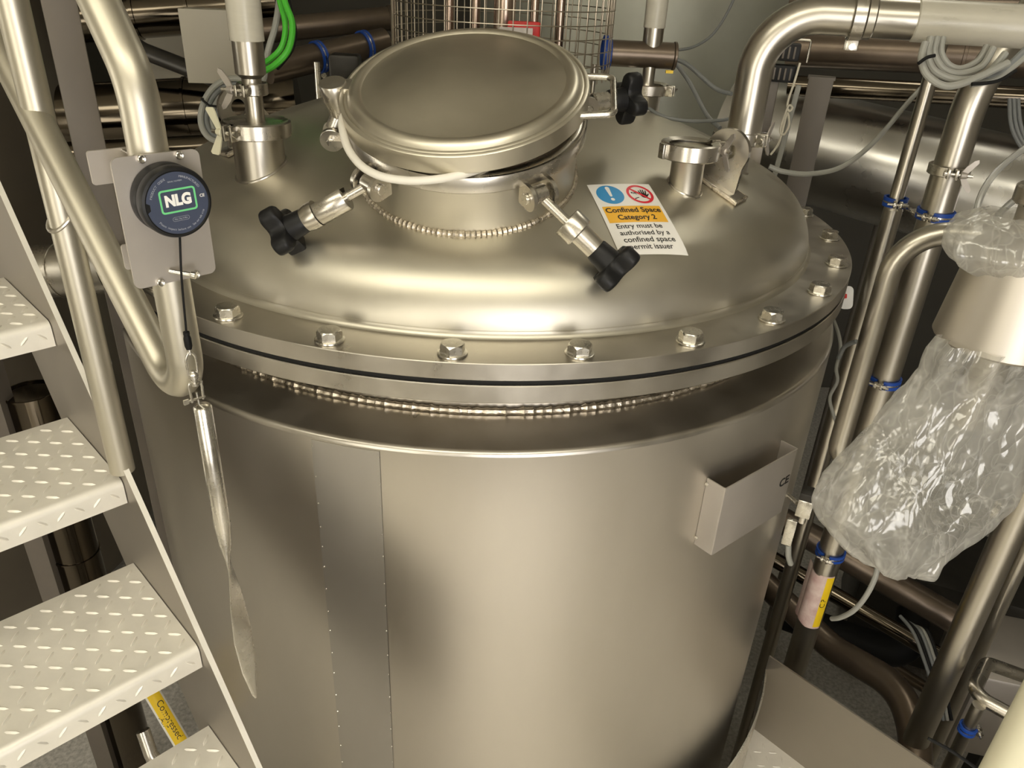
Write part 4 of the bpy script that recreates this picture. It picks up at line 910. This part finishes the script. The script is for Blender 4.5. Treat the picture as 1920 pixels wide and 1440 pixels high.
# blue clips on the uprights
def clipon(x, y, row, r, lab, e=(-.2, -1, 0)): return blue_clip(V(x, y, ZAT(x, y, row)), (0, 0, 1), r, lab, V(*e), gap=.016)
clipon(tx_, ty_, 378, .0238, 'blue clip on the thin upright pipe, upper right', (-.3, -1, 0))
c2 = clipon(mx_, my_, 402, .0368, 'upper blue clip on the thick upright pipe, above the loop pipe', (-.75, -.7, 0))
c3 = clipon(mx_, my_, 712, .0368, 'middle blue clip on the thick upright pipe, beside the polythene bag', (-.65, -.75, 0))
c4 = clipon(mx_, my_, 1035, .0368, 'lowest blue clip on the thick upright pipe, above its CIP label', (-.65, -.75, 0))
za, zb2 = ZAT(tx_, ty_, 385), ZAT(mx_, my_, 402)
a = V(tx_, ty_, za)+V(.02, -.035, 0); b = V(mx_, my_, zb2)+V(-.035, -.03, 0)
ln = MB().cyl(a, b, .006, 12); ln.cyl(a+(b-a)*.35, a+(b-a)*.6, .0095, 6); o = ln.build('clip_link', M_bolt); tag(o, 'short threaded link joining the two upper blue clips', 'bracket')
# CIP label wrapped on the thick pipe
zl0, zl1 = ZAT(mx_, my_, 1068), ZAT(mx_, my_, 1162)
fcam = V(CAM.x-mx_, CAM.y-my_, 0).normalized(); cm2 = frame((mx_, my_, (zl0+zl1)/2), (0, 0, 1), fcam); hl2 = (zl0-zl1)/2
lb = MB(); n = 40; vs = []
for k in range(n+1):
    u = k/n; a = -2.05+u*3.10
    for jz in (-1, 1):
        lift = .0372+(.018*max(0, (.18-u)/.18)**1.3)
        wob = .006*math.sin(u*7+jz) if u < .6 else 0
        vs.append((lift*math.cos(a), lift*math.sin(a), jz*hl2*1.02+wob))
lb.add(vs, [(2*k, 2*k+2, 2*k+3, 2*k+1) for k in range(n)])
vs2 = [(x*.985, y*.985, z) for x, y, z in vs]; lb.add(vs2, [(2*k, 2*k+1, 2*k+3, 2*k+2) for k in range(n)])
lbo = MB(); lbo.v = [tuple(cm2 @ V(*p)) for p in lb.v]; lbo.f = lb.f
lo_ = lbo.build('pipe_label', M_pink, mp_, label='stained pinkish CIP pipe label')
MB().lathe([(.0373, -hl2*.95), (.0376, -hl2*.95), (.0376, hl2*.98), (.0373, hl2*.98)], cm2, 16, .38, 1.05).build('yellow_panel', M_yellow, lo_)
wraptext('CIP', .02, .034, cm2, .0379, lo_, rot=1, ao=.66, bold=.0001)
# loop pipe
lx, ly = upright(1642, 600, 1.66); zl_t = ZAT(lx, ly, 428); zl_b = ZAT(lx, ly, 862)
tgt = P(1800, 462, 1.55); dlp = tgt-V(lx, ly, zl_t); dlp.z = 0; dlp.normalize()
pipe('loop_pipe', [V(lx, ly, zl_t)+dlp*.30, V(lx, ly, zl_t), V(lx, ly, zl_b), V(lx, ly, zl_b)+dlp*.09+V(-dlp.y, dlp.x, 0)*.03], .0235, M_pipe, 'bent loop pipe running down from the wrapped joint beside the tank', bends=[.10, .06], seg=28)
# thin edge tube left of the loop is the upright above; feed pipe joining the bagged canister
cx_, cy_ = upright(1893, 580, 1.28); zc_t = ZAT(cx_, cy_, 468); zc_b = ZAT(cx_, cy_, 640)
cn = thing('canister', (cx_, cy_, zc_b), 'large brushed steel canister with both ends wrapped in polythene', 'canister')
MB().lathe([(0, zc_b), (.100, zc_b), (.1025, zc_b+.004), (.0845, zc_t), (.060, zc_t+.02), (.040, zc_t+.03), (.040, zc_t+.075), (0, zc_t+.075)], Matrix.Translation((cx_, cy_, 0)), 64).build('body', M_canister, cn, ang=30)
MB().cyl(V(cx_, cy_, zc_t+.07), V(cx_, cy_, zc_t+.10), .052, 32, .004).build('top_clamp', M_steel, cn)
MB().cyl(V(cx_, cy_, zc_b-.16), V(cx_, cy_, zc_b), .032, 28).build('outlet', M_pipe, cn)
# the loop pipe reaches the canister top
jp = V(lx, ly, zl_t)+dlp*.30
# polythene wraps
def bag(name, rows, t0, label, cat, depth=.55, seed=0, closed_top=True, amp=.012, top=None):
    M_ = len(rows); n = 72; vs = []; fs = []; rd = RT.copy(); rd.z = 0; rd.normalize(); fd = V(-rd.y, rd.x, 0)
    sub = []
    for i in range(M_-1):
        for k in range(5): u = k/5; sub.append([rows[i][c]*(1-u)+rows[i+1][c]*u for c in range(len(rows[i]))])
    sub.append(list(rows[-1]))
    for (yc, xl_, xr, tt, sk) in sub:
        c = P((xl_+xr)/2, yc, tt); hw_ = (xr-xl_)/2*tt/FPX; hd_ = hw_*depth
        for k in range(n):
            a = 2*PI*k/n; ca, sa = math.cos(a), math.sin(a)
            p = c+RT*(ca*hw_)+fd*(sa*hd_)+UP*(sk*ca)
            q = p*9+V(seed, 0, 0); e = noise.noise(q)*.7+abs(noise.noise(p*21+V(0, seed, 0)))*.5+abs(noise.noise(V(ca*2.6+seed, sa*2.6, yc*.006)))*2.2-.7
            nrm = (RT*ca+fd*sa).normalized(); vs.append(p+nrm*amp*e)
    m = len(sub)
    for i in range(m-1):
        for k in range(n): q = (k+1) % n; fs.append((i*n+k, i*n+q, (i+1)*n+q, (i+1)*n+k))
    if closed_top: fs.append(tuple((m-1)*n+k for k in range(n)))
    o = MB().add(vs, fs).build(name, M_poly, ang=180); return tag(o, label, cat)
bag('polythene_bag', [(640, 1775, 1990, 1.27, 0), (662, 1757, 1992, 1.28, 0), (700, 1735, 1955, 1.31, 0), (740, 1702, 1925, 1.34, 0), (790, 1652, 1908, 1.37, 0), (850, 1590, 1902, 1.40, 0), (900, 1548, 1890, 1.42, 0), (945, 1532, 1868, 1.43, 0), (985, 1552, 1842, 1.44, 0), (1020, 1582, 1800, 1.44, 0), (1050, 1615, 1760, 1.44, 0), (1068, 1655, 1738, 1.44, 0), (1074, 1682, 1712, 1.44, 0)], 1.3,
    'large crumpled clear polythene bag hanging from the bottom of the canister', 'bag', seed=3, amp=.016)
bag('polythene_wrap', [(400, 1850, 1950, 1.22, 0), (418, 1800, 1985, 1.22, 0), (440, 1778, 1995, 1.22, 0), (470, 1782, 1995, 1.22, 0), (492, 1795, 1995, 1.235, 0), (510, 1822, 1990, 1.25, 0)], 1.2,
    'crumpled clear polythene wrap over the top joint of the canister', 'wrap', depth=.8, seed=9, closed_top=False, amp=.012)
# ------------------------------------------------------------------ lower right pipes
bx2, by2 = upright(1812, 1175, 2.12)
pipe('support_post', [V(bx2, by2, .02), V(bx2, by2, ZF+.22)], .036, M_pipe, 'big slanting looking upright tube right of the lower bag end', seg=28)
bx3, by3 = upright(1844, 1200, 2.34)
pipe('rear_upright_tube', [V(bx3, by3, .02), V(bx3, by3, ZF+.22)], .0225, M_pipe, 'narrower upright tube just behind the big upright tube, lower right', seg=24)
bx4, by4 = upright(1812, 1370, 2.12)
s4 = pipe('small_branch_tube', [V(bx4, by4, .02), V(bx4, by4, ZAT(bx4, by4, 1322))], .0165, M_pipe, 'short small tube with one blue clip at the lower right corner', seg=20)
clipon(bx4, by4, 1366, .0168, 'small bright blue clip at the lower right corner', (.9, -.3, 0))
q1_, q2_, q3_, q4_ = P(1990, 1392, 1.98), P(1822, 1300, 2.10), P(1850, 1243, 2.22), P(1940, 1275, 2.25)
pipe('branch_tee', [P(1862, 955, 2.04), P(1945, 985, 1.98)], .030, M_pipe, 'short stub pipe off the big upright tube below the bag', seg=24)
pipe('bent_handrail_tube', [q1_, q2_, q3_, q4_], .0195, M_steel, 'bent tube loop at the lower right corner', bends=.045, seg=20)
cr0, cr1 = P(1932, 1255, .98), P(1868, 1520, 1.02)
cb = cr0.copy(); 
cq_ = P(1895, 1440, 1.0); pipe('cream_pipe', [V(cq_.x, cq_.y, PZF+.002), V(cq_.x, cq_.y, ZC-.01)], .030, M_cream, 'cream plastic pipe cut off by the bottom right corner', seg=28)
fb = P(1905, 1290, 2.55); fm = MB().box((0, 0, 0), (.42, .34, .36), frame(fb+V(.1, .1, -.12), (0, 0, 1), (.9, -.25, 0)), bev=.012); o = fm.build('grey_cabinet', M_matte); tag(o, 'plain steel box behind the bent tube at the lower right', 'box')
fl_ = MB().box((0, 0, 0), (.05, .05, fb.z-.30), Matrix.Translation((fb.x+.1, fb.y+.1, (fb.z-.30)/2))).build('cabinet_stand', M_dark, None); tag(fl_, 'dark stand under the plain steel box at lower right', 'stand')
# brown curved pipe on the floor, black hose bend, long dark pipes
pipe('brown_curved_pipe', [P(1425, 1085, 2.95), P(1560, 1215, 2.72), P(1690, 1290, 2.50), P(1722, 1400, 2.35), P(1700, 1500, 2.3)], .048, M_brown, 'brown pipe curving down behind the upright pipes at lower right', bends=.25, seg=28)
pipe('black_hose', [P(1465, 1150, 3.15), P(1600, 1200, 3.05), P(1700, 1232, 2.95), P(1712, 1150, 3.05)], .062, M_rubber, 'thick black hose bend behind the CIP labelled pipe', bends=.16, seg=28)
for k, (a, b, r, lab, mm) in enumerate(((P(1440, 960, 3.0), P(1800, 1168, 2.74), .052, 'upper dark pipe running down to the right behind the bag', M_brown), (P(1440, 1042, 2.95), P(1800, 1252, 2.68), .030, 'middle dark pipe running down to the right behind the bag', M_mirror), (P(1440, 1105, 3.5), P(1760, 1305, 3.25), .026, 'lower dark pipe running down to the right behind the CIP label', M_brown))):
    pipe('dark_sloping_pipe', [a, b], r, mm, lab, group='dark sloping pipes at lower right')
MB_ = MB().box((0, 0, 0), (1.0, .50, .50), frame(P(1850, 1040, 3.45)-V(0, 0, .30), (0, 0, 1), (.9, -.4, 0)), bev=.03); o = MB_.build('machine_body', M_dark); tag(o, 'dark machine casing behind the bag at the right', 'machine')
for k in range(5):
    pts = [P(1688+8*k, 1155+6*k, 2.50), P(1712+7*k, 1185, 2.44), P(1730+8*k, 1230+4*k, 2.42), P(1748+6*k, 1290, 2.40), P(1752+8*k, 1350, 2.40)]
    cable('bundle_cable', pts, .0055, (M_gcable2, M_rubber, M_gcable2, M_gcable, M_rubber)[k], ['first', 'second', 'third', 'fourth', 'rightmost'][k]+' cable from the left in the drooping dark bundle, lower right', group='drooping cable bundle')
cable('grey_cable', [P(x, y, t) for x, y, t in ((1648, 1050, 1.78), (1640, 1085, 1.78), (1622, 1120, 1.80), (1600, 1145, 1.84), (1575, 1158, 1.90), (1560, 1160, 1.95))], .0062, M_gcable, 'light grey cable curving under the bag beside the CIP label')
cable('thin_black_cable', [P(x, y, t) for x, y, t in ((1740, 1384, 1.62), (1790, 1412, 1.6), (1850, 1455, 1.6))], .0035, M_rubber, 'thin black cable along the bottom right edge')
# wavy grey sensor lead beside the tank and its bracket
cable('sensor_lead', [P(x, y, t) for x, y, t in ((1563, 600, 1.96), (1572, 625, 1.95), (1576, 655, 1.95), (1568, 690, 1.95), (1570, 715, 1.95), (1556, 745, 1.95), (1562, 775, 1.95), (1572, 805, 1.95), (1575, 850, 1.97), (1560, 900, 1.98))], .0045, M_gcable, 'wavy pale grey lead hanging beside the flange, right of the tank')
cable('cable_tie', [P(x, y, t) for x, y, t in ((1572, 672, 1.93), (1584, 650, 1.90), (1606, 640, 1.86))], .0055, M_gcable2, 'dark grey tie holding the wavy lead beside the flange', cat='cable tie')
wp = P(1587, 558, 2.10); o = MB().prism(rrect(.034, .062, .012), .02, frame(wp, (CAM-wp), RT)).build('flange_clip', M_print, tank, label='white clip end with a red mark')
MB().prism(rrect(.014, .012, .002), .002, frame(wp+(CAM-wp).normalized()*.0202-RT*.006+UP*.004, (CAM-wp), RT)).build('red_mark', M_redm, o)
sb = P(1509, 950, 1.80); sm_ = thing('sensor_block', tuple(sb-V(0, 0, .06)), 'small bright steel block with stub beside the nameplate bracket', 'sensor')
fr_ = frame(sb, V(CAM.x-sb.x, CAM.y-sb.y, 0), V(RT.x, RT.y, 0)); fr_ = Matrix(((fr_[0][0], 0, fr_[0][2], sb.x), (fr_[1][0], 0, fr_[1][2], sb.y), (0, 1, 0, sb.z), (0, 0, 0, 1)))
MB().box((0, 0, 0), (.034, .048, .03), fr_, bev=.003).build('block', M_bolt, sm_); MB().box((0.004, .036, 0), (.040, .020, .04), fr_, bev=.002).build('cap', M_dark, sm_)
MB().cyl(fr_ @ V(.002, -.024, 0), fr_ @ V(.002, -.045, 0), .009, 16, .001).build('stub', M_bolt, sm_)
MB().box((-.018, -.082, 0), (.024, .075, .012), fr_, bev=.002).build('bracket', M_bolt, sm_)
MB().tube(spline([fr_ @ V(-.012, -.12, .0), fr_ @ V(-.006, -.15, .0), fr_ @ V(.004, -.18, -.01)], 6), .007, 12).build('lead', M_gcable, sm_)
MB().cyl(fr_ @ V(-.018, 0, -.005), fr_ @ V(-.045, 0, -.03), .006, 12).build('mount_stud', M_bolt, sm_)
# ------------------------------------------------------------------ valve block and levers behind the big bend
vb = P(1432, 215, 2.02); vbm = Matrix.Translation((0, 0, 0)); vt = thing('valve_manifold', tuple(vb-V(0, 0, .12)), 'black and steel valve block standing behind the big bent pipe', 'valve')
vf = V(CAM.x-vb.x, CAM.y-vb.y, 0).normalized(); vxx = V(-vf.y, vf.x, 0); MV = Matrix(((vxx.x, 0, vf.x, vb.x), (vxx.y, 0, vf.y, vb.y), (0, 1, 0, vb.z), (0, 0, 0, 1)))
MB().box((.0, .04, 0), (.045, .16, .05), MV, bev=.004).build('body', M_bead, vt)
for k, yy in enumerate((.155, .105)):
    b_ = MB().box((.028, yy, .01), (.06, .040, .05), MV, bev=.003); b_.build('terminal_block', M_black, vt)
    for i in range(4): MB().box((.006+.013*i, yy, .037), (.005, .028, .004), MV, bev=.001).build('contact_rib', M_bead, vt)
MB().tube(fillet([MV @ V(.03, .185, .03), MV @ V(.078, .185, .03), MV @ V(.078, .135, .03)], .004, 3), .0028, 8).build('wire_bail', M_bolt, vt)
MB().box((.066, -.045, .02), (.014, .26, .010), MV @ Matrix.Rotation(-.06, 4, 'Z'), bev=.003).build('lever', M_gcable, vt)
MB().box((-.0, -.09, -.02), (.03, .14, .012), MV, bev=.002).build('mount_plate', M_matte, vt)
for (xx, yy) in ((-.02, -.055), (.0, -.048), (-.012, -.065)): MB().cyl(MV @ V(xx, yy, .02), MV @ V(xx+.02, yy+.003, .04), .006, 10).build('stud', M_bolt, vt)
sp = [MV @ V(*q) for q in ((.062, .135, .05), (.058, .09, .052), (.052, .04, .052), (.060, .022, .056), (.066, .030, .052), (.056, .034, .056), (.050, .0, .052), (.048, -.03, .052), (.060, -.035, .052), (.066, -.01, .052), (.056, .018, .056), (.054, -.02, .05), (.050, -.06, .05), (.036, -.09, .05))]
o = MB().tube(spline(sp, 6), .0028, 8).build('string', M_string); tag(o, 'knotted cream string hanging from the valve block', 'string')
cable('air_hose', [P(x, y, t) for x, y, t in ((1442, 312, 1.85), (1470, 322, 1.85), (1520, 326, 1.87), (1580, 312, 1.90), (1640, 265, 1.94), (1700, 195, 1.98), (1740, 150, 2.02), (1765, 110, 2.05))], .0062, M_gcable, 'single pale grey hose sweeping right from the dome edge', n=10)
for k, pts in enumerate((((1252, 100, 1.98), (1290, 150, 1.98), (1325, 215, 1.95), (1350, 240, 1.92)), ((1256, 108, 2.0), (1290, 122, 2.0), (1340, 165, 2.0), (1372, 176, 1.97)))):
    cable('grey_hose', [P(*q) for q in pts], .0055, M_gcable2, ['lower', 'upper'][k]+' grey hose from the cross cylinder towards the big bend', group='grey hoses behind the dome')
cable('thin_hose', [P(x, y, t) for x, y, t in ((1256, 95, 2.2), (1300, 88, 2.2), (1340, 60, 2.2), (1375, 0, 2.2), (1390, -60, 2.2))], .004, M_gcable2, 'thin dark hose arching up in front of the back vessel')
cable('dome_lead', [P(x, y, t) for x, y, t in ((1190, 178, 1.98), (1230, 212, 1.94), (1280, 226, 1.93), (1345, 226, 1.93), (1380, 220, 1.95))], .0045, M_gcable2, 'dark lead running over the back of the dome')
# ------------------------------------------------------------------ cable loops under the milky sleeve
for k, (pts, r) in enumerate(((((1735, 80), (1728, 110), (1738, 140), (1768, 160), (1800, 158), (1845, 140), (1890, 118)), .0062), (((1745, 70), (1740, 105), (1755, 135), (1800, 150), (1850, 138), (1885, 100)), .0062), (((1757, 70), (1752, 100), (1770, 130), (1800, 138), (1840, 125), (1862, 90)), .0062), (((1768, 70), (1765, 98), (1780, 122), (1805, 128), (1835, 112), (1850, 86)), .0055))):
    cable('looped_cable', [P(x, y, 1.33+.012*k) for x, y in pts], r, M_gcable, ['lowest', 'second', 'third', 'innermost'][k]+' grey cable loop hanging under the milky sleeve', group='grey cable loops under the milky sleeve', n=10)
for k, pts in enumerate((((1820, 158), (1860, 150), (1895, 128), (1940, 90)), ((1826, 146), (1870, 140), (1900, 115), (1945, 70)))):
    cable('looped_cable', [P(x, y, 1.36) for x, y in pts], .0058, (M_gcable, M_gcable2)[k], ['pale', 'dark'][k]+' cable leaving the loops towards the right edge', n=8)
cable('cable_tie', [P(x, y, 1.315) for x, y in ((1722, 119), (1738, 108), (1753, 104))], .003, M_rubber, 'black cable tie on the left of the hanging grey loops', cat='cable tie')
cable('cable_tie', [P(x, y, 1.325) for x, y in ((1822, 158), (1870, 152), (1905, 132))], .003, M_rubber, 'black cable tie on the right of the hanging grey loops', cat='cable tie')
# ------------------------------------------------------------------ right background
v0, v1 = P(1480, 268, 2.95), P(2010, 405, 2.55)
bv_ = pipe('cladded_vessel', [v0-(v1-v0)*.25, v0+(v1-v0)*((X1-.30-v0.x)/(v1.x-v0.x))], .20, M_alu, 'large horizontal aluminium clad vessel behind the right hand pipes', cat='vessel', seg=64, seams=((.5, .004, .012), (.9, .004, .012)))
for f in (.02, .42):
    p = v0+(v1-v0)*f; MB().cyl(V(p.x, p.y, 0), V(p.x, p.y, p.z-.15), .03, 16).build('leg', M_bead, bv_)
sb0 = P(1520, 240, 2.25); sbd = V(CAM.x-sb0.x, CAM.y-sb0.y, 0).normalized(); sbx = V(-sbd.y, sbd.x, 0)
zz0 = ZAT(sb0.x, sb0.y, 145); bb = MB().box((0, 0, 0), (.068, .012, zz0), Matrix(((sbx.x, sbd.x, 0, sb0.x), (sbx.y, sbd.y, 0, sb0.y), (0, 0, 1, zz0/2+.001), (0, 0, 0, 1))), bev=.002)
bb.box((0, -.02, zz0/2-.004), (.075, .05, .008), Matrix(((sbx.x, sbd.x, 0, sb0.x), (sbx.y, sbd.y, 0, sb0.y), (0, 0, 1, zz0/2+.001), (0, 0, 0, 1))), bev=.001)
tag(bb.build('bracket_upright', M_bead), 'flat brownish bracket upright behind the right side of the dome', 'bracket')
for k, (y0, y1, r, mm, td) in enumerate(((90, 112, .062, M_brown, 2.75), (160, 188, .034, M_mirror, 2.72), (18, 22, .04, M_brown, 2.9))):
    e0, e1 = P(1478, y0, td), P(2000, y1, td-.3)
    pipe('background_pipe', [e0, e0+(e1-e0)*((X1-.01-e0.x)/(e1.x-e0.x))], r, mm, ['thick brown level pipe behind the cable loops, top right', 'slimmer dark level pipe just above the clad vessel', 'brown level pipe hidden mostly behind the big bent pipe'][k], group='level pipes at top right', seams=((.2, .004, .006),))
cbx = [P(1895+8*k, 190, 2.2) for k in range(3)]
for k in range(3):
    cable('hanging_cable', [P(1893+8*k, 185, 2.15), P(1895+9*k, 230, 2.15), P(1908+9*k, 265, 2.15), P(1935+9*k, 300, 2.15)], .0055, M_gcable2, ['left', 'middle', 'right'][k]+' dark cable of the short bundle at the right edge', group='short dark cables at right edge')
for k, pts in enumerate((((1826, 430), (1838, 370), (1870, 320), (1925, 275)), ((1858, 418), (1890, 385), (1935, 350)))):
    cable('clear_hose', [P(x, y, 1.55) for x, y in pts], .0065, M_clear, ['left', 'right'][k]+' clear hose rising from the wrapped joint', group='clear hoses')
# back vessel with cone, right of the guard
bvv = P(1215, 60, 3.4); vx2, vy2 = bvv.x+.05, bvv.y+.55
bt = thing('back_vessel', (vx2, vy2, 0), 'tall dull steel vessel standing behind the tank, right of the guard', 'vessel')
MB().lathe([(0, .45), (.3, .5), (.78, .9), (.80, .95), (.80, 3.9), (.78, 3.95), (.4, 4.15), (0, 4.2)], Matrix.Translation((vx2, vy2, 0)), 96).build('shell', M_vessel, bt, ang=30)
MB().lathe([(.80, 3.30), (.83, 3.30), (.83, 3.36), (.80, 3.36), (.80, 3.30)], Matrix.Translation((vx2, vy2, 0)), 96).build('ring_flange', M_steel, bt)
for a in (.6, 2.2, 3.7, 5.3): MB().cyl(V(vx2+.6*math.cos(a), vy2+.6*math.sin(a), 0), V(vx2+.6*math.cos(a), vy2+.6*math.sin(a), .85), .04, 16).build('leg', M_steel, bt)
